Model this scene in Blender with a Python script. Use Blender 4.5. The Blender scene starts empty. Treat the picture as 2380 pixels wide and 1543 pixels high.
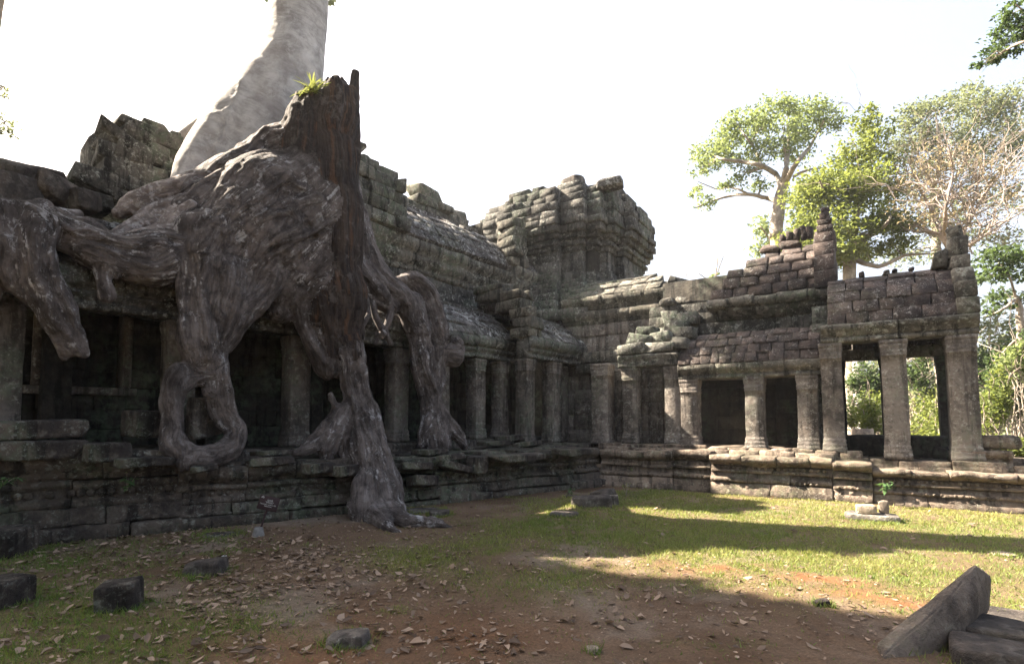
import bpy, bmesh, math, random
import numpy as np
from mathutils import Vector

# ------------------------------------------------------------------ camera, sky, sun
SC = bpy.context.scene
COL = SC.collection
F, HZ, EYE, PITCH, CX, W0, H0 = 1250., 975., 1.7, math.radians(3.5), 1190., 2380., 1543.
PPY = HZ - F * math.tan(PITCH)
YAW = math.radians(33)
cd = bpy.data.cameras.new('camera')
cd.sensor_width = 36.0
cd.lens = 36.0 * F / W0
cd.shift_y = (PPY - H0 / 2) / W0
cd.clip_start = 0.1
cd.clip_end = 2000
cam = bpy.data.objects.new('camera', cd)
COL.objects.link(cam)
cam.location = (0, 0, EYE)
cam.rotation_euler = (math.pi / 2 + PITCH, 0, YAW)
SC.camera = cam

SUN = Vector((-0.71, -0.125, 0.68)).normalized()
world = bpy.data.worlds.new('World')
SC.world = world
world.use_nodes = True
wn = world.node_tree.nodes
sky = wn.new('ShaderNodeTexSky')
sky.sky_type = 'NISHITA'
sky.sun_disc = False
sky.sun_elevation = math.asin(SUN.z)
sky.sun_rotation = math.atan2(SUN.x, SUN.y)
sky.altitude = 0
sky.air_density = 1.0
sky.dust_density = 9.0
sky.ozone_density = 1.0
bg = wn['Background']
bg.inputs['Strength'].default_value = 0.075
hz = wn.new('ShaderNodeMix'); hz.data_type = 'RGBA'          # bright haze high in the air whitens the whole sky
hz.inputs[0].default_value = 0.45
hz.inputs[7].default_value = (1.95, 2.08, 2.26, 1)
world.node_tree.links.new(sky.outputs['Color'], hz.inputs[6])
world.node_tree.links.new(hz.outputs[2], bg.inputs['Color'])
sd = bpy.data.lights.new('sun', 'SUN')
sd.energy = 5.0
sd.angle = math.radians(0.5)
sd.color = (1.0, 0.87, 0.70)
sun = bpy.data.objects.new('sun', sd)
COL.objects.link(sun)
sun.rotation_euler = SUN.to_track_quat('Z', 'Y').to_euler()
SC.view_settings.view_transform = 'Standard'
SC.view_settings.look = 'None'
SC.view_settings.exposure = 2.95
SC.view_settings.gamma = 1.0
try:
    SC.cycles.max_bounces = 6
    SC.cycles.transparent_max_bounces = 4
    SC.cycles.use_denoising = True
except Exception:
    pass

rnd = random.Random(7)
RNG = np.random.default_rng(11)
UP = np.array([0, 0, 1.])
fw = np.array([-math.sin(YAW), math.cos(YAW), 0])
rt = np.array([math.cos(YAW), math.sin(YAW), 0])
fp = fw * math.cos(PITCH) + UP * math.sin(PITCH)
upp = -fw * math.sin(PITCH) + UP * math.cos(PITCH)
EYEP = np.array([0, 0, EYE])


class Frame:
    def __init__(s, o, u, n):
        s.o = np.array(o, float); s.U = np.array(u, float); s.N = np.array(n, float)
    def __call__(s, a, n, z):
        return s.o + s.U * a + s.N * n + UP * z

LA = math.radians(7)
LF = Frame((-10., 3.7, 0), (math.sin(LA), math.cos(LA), 0), (math.cos(LA), -math.sin(LA), 0))   # the long wing beside the tree
RF = Frame((0, 14.3, 0), (1, 0, 0), (0, -1, 0))                                                   # the wing across the court


def at(px, py, z=None, y=None, n=None, d=None):
    """a point of the place seen at a given spot, on a known plane (ground height, wall plane) or at a known distance"""
    r = fp + rt * (px - CX) / F - upp * (py - PPY) / F
    if z is not None: t = (z - EYE) / r[2]
    elif y is not None: t = y / r[1]
    elif n is not None: t = (n + LF.o @ LF.N - EYEP @ LF.N) / (r @ LF.N)
    else: t = d / (r @ fw)
    return EYEP + r * t


def dist(p):
    return float((np.asarray(p) - EYEP) @ fw)

# ------------------------------------------------------------------ noise
def _hash(ix, iy, iz, seed):
    h = (ix * 374761393 + iy * 668265263 + iz * 2147483647 + seed * 1274126177) & 0xFFFFFFFF
    h = ((h ^ (h >> 13)) * 1274126177) & 0xFFFFFFFF
    h = h ^ (h >> 16)
    return (h & 0xFFFF) / 32767.5 - 1.0

def vnoise(p, seed=0):
    p = np.asarray(p, float)
    i = np.floor(p).astype(np.int64); f = p - i
    f = f * f * (3 - 2 * f)
    r = 0
    for dx in (0, 1):
        wx = f[..., 0] if dx else 1 - f[..., 0]
        for dy in (0, 1):
            wy = f[..., 1] if dy else 1 - f[..., 1]
            for dz in (0, 1):
                wz = f[..., 2] if dz else 1 - f[..., 2]
                r = r + _hash(i[..., 0] + dx, i[..., 1] + dy, i[..., 2] + dz, seed) * wx * wy * wz
    return r

def fbm(p, seed=0, oct=3):
    a, s, r = 1., 1., 0
    p = np.asarray(p, float)
    for k in range(oct):
        r = r + a * vnoise(p * s, seed + k); a *= .5; s *= 2.03
    return r / 1.75

# ------------------------------------------------------------------ materials
def newmat(name):
    m = bpy.data.materials.new(name); m.use_nodes = True
    nt = m.node_tree
    return m, nt, nt.nodes['Principled BSDF']

class NB:
    """small helper for node graphs"""
    def __init__(s, nt): s.nt = nt
    def n(s, t, **k):
        nd = s.nt.nodes.new(t)
        for a, b in k.items(): setattr(nd, a, b)
        return nd
    def put(s, sock, v):
        if hasattr(v, 'is_output') or isinstance(v, bpy.types.NodeSocket): s.nt.links.new(v, sock)
        else:
            if isinstance(v, (tuple, list)) and len(v) == 3 and len(sock.default_value) == 4: v = (*v, 1)
            sock.default_value = v
    def noise(s, vec, scale, detail=6, rough=.6, dist=0.):
        nd = s.n('ShaderNodeTexNoise'); s.put(nd.inputs['Vector'], vec)
        nd.inputs['Scale'].default_value = scale; nd.inputs['Detail'].default_value = detail
        nd.inputs['Roughness'].default_value = rough; nd.inputs['Distortion'].default_value = dist
        return nd.outputs['Fac']
    def ramp(s, f, a, b, va=0., vb=1.):
        nd = s.n('ShaderNodeMapRange'); nd.interpolation_type = 'SMOOTHSTEP'
        s.put(nd.inputs['Value'], f); nd.inputs['From Min'].default_value = a; nd.inputs['From Max'].default_value = b
        nd.inputs['To Min'].default_value = va; nd.inputs['To Max'].default_value = vb
        return nd.outputs['Result']
    def mix(s, f, a, b, mode='MIX'):
        nd = s.n('ShaderNodeMix', data_type='RGBA', blend_type=mode)
        s.put(nd.inputs[0], f); s.put(nd.inputs[6], a); s.put(nd.inputs[7], b)
        return nd.outputs[2]
    def math(s, op, a, b=0.):
        nd = s.n('ShaderNodeMath', operation=op); s.put(nd.inputs[0], a); s.put(nd.inputs[1], b)
        return nd.outputs[0]
    def mapping(s, vec, scale):
        nd = s.n('ShaderNodeMapping'); s.put(nd.inputs['Vector'], vec); nd.inputs['Scale'].default_value = scale
        return nd.outputs[0]
    def bump(s, h, strength, distance, normal=None):
        nd = s.n('ShaderNodeBump'); s.put(nd.inputs['Height'], h)
        nd.inputs['Strength'].default_value = strength; nd.inputs['Distance'].default_value = distance
        if normal is not None: s.put(nd.inputs['Normal'], normal)
        return nd.outputs[0]
    def attr(s, name, out='Fac'):
        nd = s.n('ShaderNodeAttribute'); nd.attribute_name = name
        return nd.outputs[out]


def stone_mat(name, base, dark, lich, la=.5, green=(.10, .13, .07), ga=.5, soot=.6, carve=0., lscale=9., ls=.53):
    m, nt, p = newmat(name); g = NB(nt)
    co = g.n('ShaderNodeTexCoord').outputs['Object']
    big = g.noise(co, .9, 5, .62)
    c = g.mix(g.ramp(big, .40, .60), dark, base)
    mid = g.noise(co, 4.5, 7, .7)
    c = g.mix(g.ramp(g.noise(co, 11, 7, .72), .50, .66, 0, .55), c, (dark[0] * .45, dark[1] * .45, dark[2] * .45))
    c = g.mix(g.ramp(mid, .42, .66, 0, .5), c, (base[0] * 1.5, base[1] * 1.42, base[2] * 1.32))
    streak = g.noise(g.mapping(co, (5, 5, .55)), 1.0, 5, .65)
    c = g.mix(g.ramp(streak, .50, .62, 0, min(.9, soot * 1.3)), c, (dark[0] * .3, dark[1] * .3, dark[2] * .3))
    gm = g.math('MULTIPLY', g.ramp(g.noise(co, .75, 3, .5), .46, .62), g.ramp(g.noise(co, 7, 6, .7), .40, .62))
    c = g.mix(g.math('MULTIPLY', gm, ga), c, green)
    l1 = g.math('MULTIPLY', g.ramp(g.noise(co, lscale, 8, .74, .3), ls, ls + .09), g.ramp(g.noise(co, 1.4, 3, .6), .38, .62, .25, 1))
    c = g.mix(g.math('MULTIPLY', l1, la), c, lich)
    l2 = g.math('MULTIPLY', g.ramp(g.noise(co, lscale * 3.2, 5, .7), .585, .64), g.ramp(g.noise(co, 2.1, 3, .6), .42, .62, .1, 1))
    c = g.mix(g.math('MULTIPLY', l2, min(1, la * 1.2)), c, lich)
    t = g.attr('tone')
    mul = g.n('ShaderNodeMix', data_type='RGBA', blend_type='MULTIPLY'); mul.inputs[0].default_value = 1
    comb = g.n('ShaderNodeCombineColor')
    tt = g.ramp(t, 0, 1, .74, 1.28)
    for k in range(3): g.put(comb.inputs[k], tt)
    g.put(mul.inputs[6], c); g.put(mul.inputs[7], comb.outputs[0])
    g.put(p.inputs['Base Color'], mul.outputs[2])
    p.inputs['Roughness'].default_value = .92
    p.inputs['Specular IOR Level'].default_value = .2
    h = g.math('ADD', g.math('ADD', g.math('MULTIPLY', g.noise(co, 16, 8, .74), 1.25), g.math('MULTIPLY', g.noise(co, 5, 4, .6), 1.5)), g.math('MULTIPLY', g.noise(co, 45, 4, .6), .35))
    if carve: h = g.math('ADD', h, g.math('MULTIPLY', g.noise(g.mapping(co, (1, 1, 1)), 26, 2, .4), carve))
    g.put(p.inputs['Normal'], g.bump(h, .9, .035))
    return m

M = {}
M['wall'] = stone_mat('weathered_sandstone', (.112, .107, .098), (.044, .043, .041), (.34, .355, .33), .75, (.10, .13, .09), .6, .65)
M['roof'] = stone_mat('lichen_roof_stone', (.095, .087, .085), (.042, .039, .039), (.42, .425, .42), .9, (.13, .15, .09), .3, .35, lscale=7.5, ls=.50)
M['roofr'] = stone_mat('brown_roof_stone', (.078, .062, .057), (.034, .029, .029), (.36, .35, .33), .65, (.10, .11, .06), .25, .4, lscale=10, ls=.55)
M['moss'] = stone_mat('mossy_sandstone', (.135, .124, .106), (.052, .05, .044), (.36, .375, .33), .65, (.10, .125, .08), .6, .65)
M['plat'] = stone_mat('dark_platform_stone', (.085, .070, .059), (.032, .027, .025), (.27, .29, .26), .45, (.10, .125, .08), .5, .65)  # stone colour darkened to carry the deep shade of the near left
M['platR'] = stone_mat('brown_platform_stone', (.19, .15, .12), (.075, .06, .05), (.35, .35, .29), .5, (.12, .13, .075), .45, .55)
M['pillar'] = stone_mat('grey_pillar_stone', (.15, .133, .12), (.08, .07, .062), (.40, .41, .37), .45, (.13, .16, .11), .5, .5)
M['pillarR'] = stone_mat('pink_grey_pillar_stone', (.175, .155, .14), (.075, .066, .06), (.42, .43, .40), .5, (.16, .18, .13), .35, .45)
M['inner'] = stone_mat('dark_inner_stone', (.042, .038, .033), (.016, .015, .014), (.11, .125, .105), .25, (.09, .12, .08), .6, .6)  # shade of the interiors put into the stone colour to blacken the openings
M['loose'] = stone_mat('loose_grey_stone', (.105, .09, .08), (.05, .043, .04), (.26, .26, .24), .35, (.11, .125, .08), .3, .35)
M['beam'] = stone_mat('tan_grey_beam_stone', (.165, .135, .115), (.095, .078, .066), (.30, .29, .25), .3, (.12, .12, .07), .35, .25)
M['pale'] = stone_mat('pale_loose_stone', (.33, .27, .21), (.20, .165, .135), (.5, .47, .4), .3, (.2, .2, .13), .2, .2)


def bark_mat(name, base, dark, pale, pa, along=(9, 9, 1.3), bumpd=.05, orange=0., pscale=5.0, pth=.53, streak=.45, pstreak=.0):
    m, nt, p = newmat(name); g = NB(nt)
    co = g.n('ShaderNodeTexCoord').outputs['Object']
    bv = g.attr('bark', 'Vector')
    st = g.noise(g.mapping(bv, along), 1.0, 8, .68, .25)
    iso = g.noise(co, 3.2, 9, .68, .4)
    sk = g.math('ADD', g.math('MULTIPLY', st, streak), g.math('MULTIPLY', iso, 1 - streak))
    c = g.mix(g.ramp(sk, .36, .62), dark, base)
    c = g.mix(g.ramp(g.noise(co, 1.3, 4, .6), .45, .65, 0, .55), c, (dark[0] * .8, dark[1] * .75, dark[2] * .72))
    pn = g.math('ADD', g.math('MULTIPLY', g.noise(co, pscale, 9, .72, .5), 1 - pstreak), g.math('MULTIPLY', g.noise(g.mapping(bv, (9, 9, 2.2)), 1.0, 8, .7, .4), pstreak))
    pm = g.math('MULTIPLY', g.ramp(pn, pth, pth + .08), g.ramp(g.noise(co, 1.1, 3, .5), .40, .60, .2, 1))
    c = g.mix(g.math('MULTIPLY', pm, pa), c, pale)
    if orange:
        om = g.math('MULTIPLY', g.ramp(g.noise(g.mapping(bv, (6, 6, .5)), 1.0, 4, .6), .54, .64), orange)
        c = g.mix(om, c, (.20, .095, .045))
    g.put(p.inputs['Base Color'], c)
    p.inputs['Roughness'].default_value = .85
    p.inputs['Specular IOR Level'].default_value = .25
    st2 = g.noise(g.mapping(bv, (along[0] * 2.6, along[1] * 2.6, along[2] * 2.2)), 1.0, 6, .65, .2)
    h = g.math('ADD', g.math('MULTIPLY', st, 1.4), st2)
    h = g.math('ADD', h, g.math('MULTIPLY', g.noise(co, 9, 6, .65), .9))
    g.put(p.inputs['Normal'], g.bump(h, .9, bumpd))
    return m

M['root'] = bark_mat('root_bark', (.195, .165, .155), (.034, .027, .025), (.47, .455, .46), .85, (11, 11, 1.6), .09, pscale=9., pth=.515, streak=.45, pstreak=.6)
M['rootpale'] = bark_mat('pale_root_bark', (.34, .295, .275), (.11, .085, .075), (.52, .49, .48), .6, (8, 8, 1.6), .06, pscale=8., pth=.50, streak=.4)
M['rotten'] = bark_mat('rotten_wood', (.075, .054, .044), (.016, .012, .011), (.30, .27, .25), .25, (13, 13, .5), .10, .35, streak=.8)
M['trunk'] = bark_mat('pale_trunk_bark', (.53, .505, .49), (.29, .27, .26), (.62, .60, .585), .5, (3.0, 3.0, 14.), .010, pscale=4., streak=.35)
M['gbark'] = bark_mat('grey_tree_bark', (.36, .31, .26), (.20, .17, .14), (.5, .46, .4), .5, (5, 5, 1.5), .04)
M['pbark'] = bark_mat('pinkish_branch_bark', (.42, .35, .30), (.27, .22, .19), (.5, .44, .38), .4, (5, 5, 1.5), .03)


def leaf_mat(name, a, b, trans=.5, rough=.55):
    m, nt, p = newmat(name); g = NB(nt)
    t = g.attr('tone')
    c = g.mix(t, a, b)
    g.put(p.inputs['Base Color'], c); p.inputs['Roughness'].default_value = rough
    p.inputs['Specular IOR Level'].default_value = .25
    tr = g.n('ShaderNodeBsdfTranslucent'); g.put(tr.inputs['Color'], g.mix(.5, c, (b[0] * 1.3, b[1] * 1.25, b[2] * .8)))
    mx = g.n('ShaderNodeMixShader'); mx.inputs[0].default_value = trans
    out = nt.nodes['Material Output']
    nt.links.new(p.outputs[0], mx.inputs[1]); nt.links.new(tr.outputs[0], mx.inputs[2]); nt.links.new(mx.outputs[0], out.inputs['Surface'])
    return m

M['leaf_a'] = leaf_mat('pale_green_leaf', (.10, .135, .055), (.20, .25, .10))
M['leaf_b'] = leaf_mat('yellow_green_leaf', (.075, .11, .03), (.20, .235, .065))
M['leaf_c'] = leaf_mat('dull_green_leaf', (.09, .115, .065), (.16, .185, .10))
M['leaf_d'] = leaf_mat('dark_green_leaf', (.035, .06, .025), (.08, .12, .045))
M['leaf_dry'] = leaf_mat('dry_twig_leaf', (.17, .145, .10), (.26, .215, .15))
M['leaf_plant'] = leaf_mat('small_plant_leaf', (.05, .10, .04), (.09, .17, .06), .3)
M['fernleaf'] = leaf_mat('strap_leaf', (.13, .16, .05), (.24, .27, .09), .35)
M['grass'] = leaf_mat('grass_blade', (.075, .15, .030), (.27, .27, .09), .4)
M['litter'] = leaf_mat('dry_fallen_leaf', (.060, .040, .030), (.33, .245, .185), .12, .8)

# ground
m, nt, p = newmat('court_ground'); g = NB(nt); M['ground'] = m
co = g.n('ShaderNodeTexCoord').outputs['Object']
n1 = g.noise(co, .8, 6, .6); n2 = g.noise(co, 6, 8, .7); n3 = g.noise(co, 45, 6, .75)
c = g.mix(g.ramp(n1, .35, .65), (.125, .078, .050), (.205, .140, .095))
c = g.mix(g.ramp(g.noise(co, .55, 4, .6, .4), .50, .66), c, (.25, .20, .16))
c = g.mix(g.attr('red'), c, g.mix(g.ramp(n2, .35, .65), (.17, .080, .038), (.28, .125, .055)))
c = g.mix(g.ramp(n2, .5, .68, 0, .4), c, (.10, .075, .055))
gm = g.attr('grass')
gg = g.mix(g.ramp(n2, .35, .65), (.085, .105, .032), (.19, .17, .07))
c = g.mix(g.math('MULTIPLY', gm, g.ramp(g.noise(co, 22, 6, .7), .30, .55, .35, 1)), c, gg)
c = g.mix(g.ramp(n3, .30, .72, .55, 0), c, (.05, .035, .025))
g.put(p.inputs['Base Color'], c); p.inputs['Roughness'].default_value = .95; p.inputs['Specular IOR Level'].default_value = .1
g.put(p.inputs['Normal'], g.bump(g.math('ADD', n3, g.math('MULTIPLY', n2, 1.5)), .8, .035))

def flat_mat(name, col, rough=.6, noise=.0):
    m, nt, p = newmat(name); g = NB(nt)
    co = g.n('ShaderNodeTexCoord').outputs['Object']
    f = g.ramp(g.noise(co, 14, 6, .7), .35, .7)
    g.put(p.inputs['Base Color'], g.mix(f, tuple(v * (1 - noise) for v in col), tuple(min(1, v * (1 + noise)) for v in col)))
    p.inputs['Roughness'].default_value = rough
    return m
M['signred'] = flat_mat('maroon_sign_paint', (.022, .008, .010), .8, .25)
M['signtext'] = flat_mat('white_sign_lettering', (.42, .42, .41), .6, .05)
M['concrete'] = flat_mat('concrete_foot', (.16, .155, .15), .9, .25)
M['paper'] = flat_mat('white_paper', (.85, .87, .88), .7, .05)

# ------------------------------------------------------------------ object helpers
def link(o, parent=None):
    COL.objects.link(o)
    if parent is not None:
        o.parent = parent
        t = parent
        off = Vector((0, 0, 0))
        while t is not None: off += t.location; t = t.parent
        o.location = -off + (Vector(o.get('org', (0, 0, 0))))
    return o

def tag(o, label=None, cat=None, group=None, kind=None):
    for k, v in (('label', label), ('category', cat), ('group', group), ('kind', kind)):
        if v: o[k] = v
    return o

def thing(name, label, cat, loc, group=None):
    o = bpy.data.objects.new(name, None); COL.objects.link(o); o.location = tuple(float(v) for v in loc); o.empty_display_size = .2
    return tag(o, label, cat, group)

def mesh_np(name, V, faces, attrs=None, smooth=False):
    """faces: list of integer arrays (n,k)"""
    V = np.asarray(V, np.float32)
    me = bpy.data.meshes.new(name)
    me.vertices.add(len(V)); me.vertices.foreach_set('co', V.ravel())
    loops = np.concatenate([np.asarray(f, np.int32).ravel() for f in faces])
    sizes = np.concatenate([np.full(len(f), np.asarray(f).shape[1], np.int32) for f in faces])
    starts = np.concatenate([[0], np.cumsum(sizes)[:-1]]).astype(np.int32)
    me.loops.add(len(loops)); me.loops.foreach_set('vertex_index', loops)
    me.polygons.add(len(sizes)); me.polygons.foreach_set('loop_start', starts)
    try: me.polygons.foreach_set('loop_total', sizes)
    except Exception: pass
    if smooth: me.polygons.foreach_set('use_smooth', np.ones(len(sizes), bool))
    for k, v in (attrs or {}).items():
        v = np.asarray(v, np.float32)
        if v.ndim == 1:
            a = me.attributes.new(k, 'FLOAT', 'POINT'); a.data.foreach_set('value', v)
        else:
            a = me.attributes.new(k, 'FLOAT_VECTOR', 'POINT'); a.data.foreach_set('vector', v.ravel())
    me.update(calc_edges=True); me.validate()
    return me

def obj(name, me, mat, parent=None, loc=None):
    me.materials.append(mat)
    o = bpy.data.objects.new(name, me)
    if parent is not None: return link(o, parent)
    if loc is not None:
        co = np.empty(len(me.vertices) * 3, np.float32); me.vertices.foreach_get('co', co)
        co = co.reshape(-1, 3) - np.asarray(loc, np.float32); me.vertices.foreach_set('co', co.ravel()); me.update()
        o.location = tuple(float(v) for v in loc)
    return link(o)

# chamfered block template
_CS = [(sx, sy, sz) for sx in (-1, 1) for sy in (-1, 1) for sz in (-1, 1)]
_ci = {c: i for i, c in enumerate(_CS)}
def _tmpl():
    F = []
    for ax in range(3):
        b, c = (ax + 1) % 3, (ax + 2) % 3
        for s in (-1, 1):
            q = []
            for (sb, sc) in ((-1, -1), (1, -1), (1, 1), (-1, 1)):
                k = [0, 0, 0]; k[ax] = s; k[b] = sb; k[c] = sc
                q.append(_ci[tuple(k)] * 3 + ax)
            F.append(q if s > 0 else q[::-1])
    for ax in range(3):                      # edges running along axis ax
        b, c = (ax + 1) % 3, (ax + 2) % 3
        for sb in (-1, 1):
            for sc in (-1, 1):
                k0 = [0, 0, 0]; k0[ax] = -1; k0[b] = sb; k0[c] = sc
                k1 = list(k0); k1[ax] = 1
                i0, i1 = _ci[tuple(k0)] * 3, _ci[tuple(k1)] * 3
                q = [i0 + b, i1 + b, i1 + c, i0 + c]
                F.append(q if sb * sc < 0 else q[::-1])
    T = []
    for c in _CS:
        i = _ci[c] * 3
        t = [i, i + 1, i + 2]
        T.append(t if c[0] * c[1] * c[2] > 0 else t[::-1])
    return np.array(F), np.array(T)
_TQ, _TT = _tmpl()
_SG = np.array(_CS, float)

class MB:
    def __init__(s): s.V = []; s.Q = []; s.T = []; s.N = []; s.tone = []; s.n = 0; s.P = []
    def add(s, V, quads=None, tris=None, tone=.5, ngons=None):
        V = np.asarray(V, float); s.V.append(V)
        if quads is not None and len(quads): s.Q.append(np.asarray(quads) + s.n)
        if tris is not None and len(tris): s.T.append(np.asarray(tris) + s.n)
        for g_ in (ngons or []): s.P.append(np.asarray(g_)[None, :] + s.n)
        s.tone.append(np.full(len(V), tone)); s.n += len(V)
    def block(s, c, U, V, Wd, size, ch=.02, jit=.008, rot=.0, tone=None):
        """one stone: centre, three axes, full sizes, worn chamfer"""
        U, V, Wd = np.asarray(U, float), np.asarray(V, float), np.asarray(Wd, float)
        if rot:
            a, b, e = (RNG.normal(0, rot) for _ in range(3))
            U, V = U + a * V, V - a * U; V, Wd = V + b * Wd, Wd - b * V; U, Wd = U + e * Wd, Wd - e * U
            U /= np.linalg.norm(U); V /= np.linalg.norm(V); Wd /= np.linalg.norm(Wd)
        h = np.asarray(size, float) / 2
        ch = min(ch, h.min() * .8)
        cj = RNG.normal(0, jit, (8, 3))
        L = np.empty((8, 3, 3))
        chv = ch * RNG.uniform(.5, 1.6, (8, 3))
        for ax in range(3):
            v = _SG * h
            for k in range(3):
                if k != ax: v[:, k] = _SG[:, k] * (h[k] - chv[:, k])
            L[:, ax, :] = v + cj
        L = L.reshape(24, 3)
        s.add(np.asarray(c) + L[:, :1] * U + L[:, 1:2] * V + L[:, 2:] * Wd, _TQ, _TT, RNG.uniform(.1, .95) if tone is None else tone)
    def build(s, name, mat, parent=None, loc=None, smooth=False):
        fs = []
        if s.Q: fs.append(np.concatenate(s.Q))
        if s.T: fs.append(np.concatenate(s.T))
        fs += s.P
        me = mesh_np(name, np.concatenate(s.V), fs, {'tone': np.concatenate(s.tone)}, smooth)
        return obj(name, me, mat, parent, loc)

def course(mb, fr, a0, a1, n, z0, z1, depth=.35, lmin=.4, lmax=.8, ch=.006, jit=.007, nj=.012, gap=.003, rot=.004, drop=0.):
    a = a0
    while a < a1 - .02:
        l = rnd.uniform(lmin, lmax)
        if a1 - (a + l) < lmin * .6: l = a1 - a
        if drop <= 0 or rnd.random() > drop:
            dn = RNG.normal(0, nj)
            mb.block(fr(a + l / 2, n - depth / 2 + dn, (z0 + z1) / 2), fr.U, UP, fr.N, (l - gap, z1 - z0 - gap, depth), ch, jit, rot)
        a += l

def wall(mb, fr, a0, a1, n, zs, depth=.35, lmin=.45, lmax=.95, **k):
    for z0, z1 in zip(zs[:-1], zs[1:]): course(mb, fr, a0, a1, n, z0, z1, depth, lmin, lmax, **k)

def zsteps(z0, z1, h, j=.15):
    k = max(1, round((z1 - z0) / h)); e = [z0 + (z1 - z0) * i / k for i in range(k + 1)]
    for i in range(1, k): e[i] += rnd.uniform(-j, j) * h
    return e

def roof(mb, fr, a0, a1, pts, lmin=.28, lmax=.5, thick=.24, ch=.008, nj=.011, starts=None, ends=None, jit=.008, drop=0., shingle=.10):
    """a corbelled stone vault: courses climbing through pts (n, z)"""
    for i, ((n0, z0), (n1, z1)) in enumerate(zip(pts[:-1], pts[1:])):
        T = fr.N * (n1 - n0) + UP * (z1 - z0); hl = np.linalg.norm(T); T /= hl
        Wv = np.cross(fr.U, T); Wv = Wv if Wv @ (fr.N + UP) > 0 else -Wv
        a = a0 if starts is None else starts[i]
        e = a1 if ends is None else ends[i]
        while a < e - .02:
            l = rnd.uniform(lmin, lmax)
            if e - (a + l) < lmin * .6: l = e - a
            if drop <= 0 or rnd.random() > drop:
                c = fr(a + l / 2, (n0 + n1) / 2, (z0 + z1) / 2) - Wv * thick / 2 + Wv * RNG.normal(0, nj)
                Tt = T - Wv * shingle; Tt /= np.linalg.norm(Tt); Wt = np.cross(fr.U, Tt); Wt = Wt if Wt @ Wv > 0 else -Wt
                mb.block(c, fr.U, Tt, Wt, (l - .008, hl + .03, thick), ch, jit, .012)
            a += l

def prof(mb, fr, a0, a1, pr, lmin=.6, lmax=1.2, sub=.14, amp=.014, shift=.012, sag=None, skip=0., gap=.006):
    """a moulded course: closed profile pr (n, z) run along the frame in separate stones"""
    pr = np.array(pr, float); k = len(pr)
    a = a0
    while a < a1 - .02:
        l = rnd.uniform(lmin, lmax)
        if a1 - (a + l) < lmin * .6: l = a1 - a
        if skip <= 0 or rnd.random() > skip:
            m_ = max(2, int(l / sub) + 1)
            us = np.linspace(a + gap, a + l - gap, m_)
            us = np.concatenate([[us[0]], [us[0] + .02], us[1:-1], [us[-1] - .02], [us[-1]]])
            dn, dz = RNG.normal(0, shift), RNG.normal(0, shift * .6)
            cen = pr.mean(0); V = []
            for j, u in enumerate(us):
                q = pr.copy()
                if j in (0, len(us) - 1): q = cen + (q - cen) * .965
                q = q + (dn, dz + (sag(u) if sag else 0))
                V.append(fr.o + np.outer(np.full(k, u), fr.U) + np.outer(q[:, 0], fr.N) + np.outer(q[:, 1], UP))
            V = np.array(V).reshape(-1, 3)
            nz = np.stack([vnoise(V * 3.1, 3), vnoise(V * 3.1, 4), vnoise(V * 3.1, 5)], 1) * amp + np.stack([vnoise(V * 9.7, 6), vnoise(V * 9.7, 7), vnoise(V * 9.7, 8)], 1) * amp * .6
            V = V + nz
            r = len(us); i, j = np.meshgrid(np.arange(r - 1), np.arange(k), indexing='ij')
            i, j = i.ravel(), j.ravel(); j2 = (j + 1) % k
            Q = np.stack([i * k + j, i * k + j2, (i + 1) * k + j2, (i + 1) * k + j], 1)
            mb.add(V, Q, None, RNG.uniform(.15, .9), [list(range(k))[::-1], [(r - 1) * k + x for x in range(k)]])
        a += l

def bosses(mb, fr, a0, a1, n, z, r, step, sy=1.):
    """a carved row of lotus buds"""
    lat, lon = 4, 8
    a = a0
    while a < a1:
        V = []; 
        for i in range(lat + 1):
            t = math.pi / 2 * i / lat
            for j in range(lon):
                q = 2 * math.pi * j / lon
                V.append(fr(a + math.cos(q) * math.cos(t) * r, n + math.sin(t) * r * .7, z + math.sin(q) * math.cos(t) * r * sy))
        Q = [[i * lon + j, i * lon + (j + 1) % lon, (i + 1) * lon + (j + 1) % lon, (i + 1) * lon + j] for i in range(lat) for j in range(lon)]
        if rnd.random() > .12: mb.add(np.array(V) + RNG.normal(0, r * .06, (len(V), 3)), Q, None, RNG.uniform(.3, .8))
        a += step * rnd.uniform(.93, 1.07)

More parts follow.
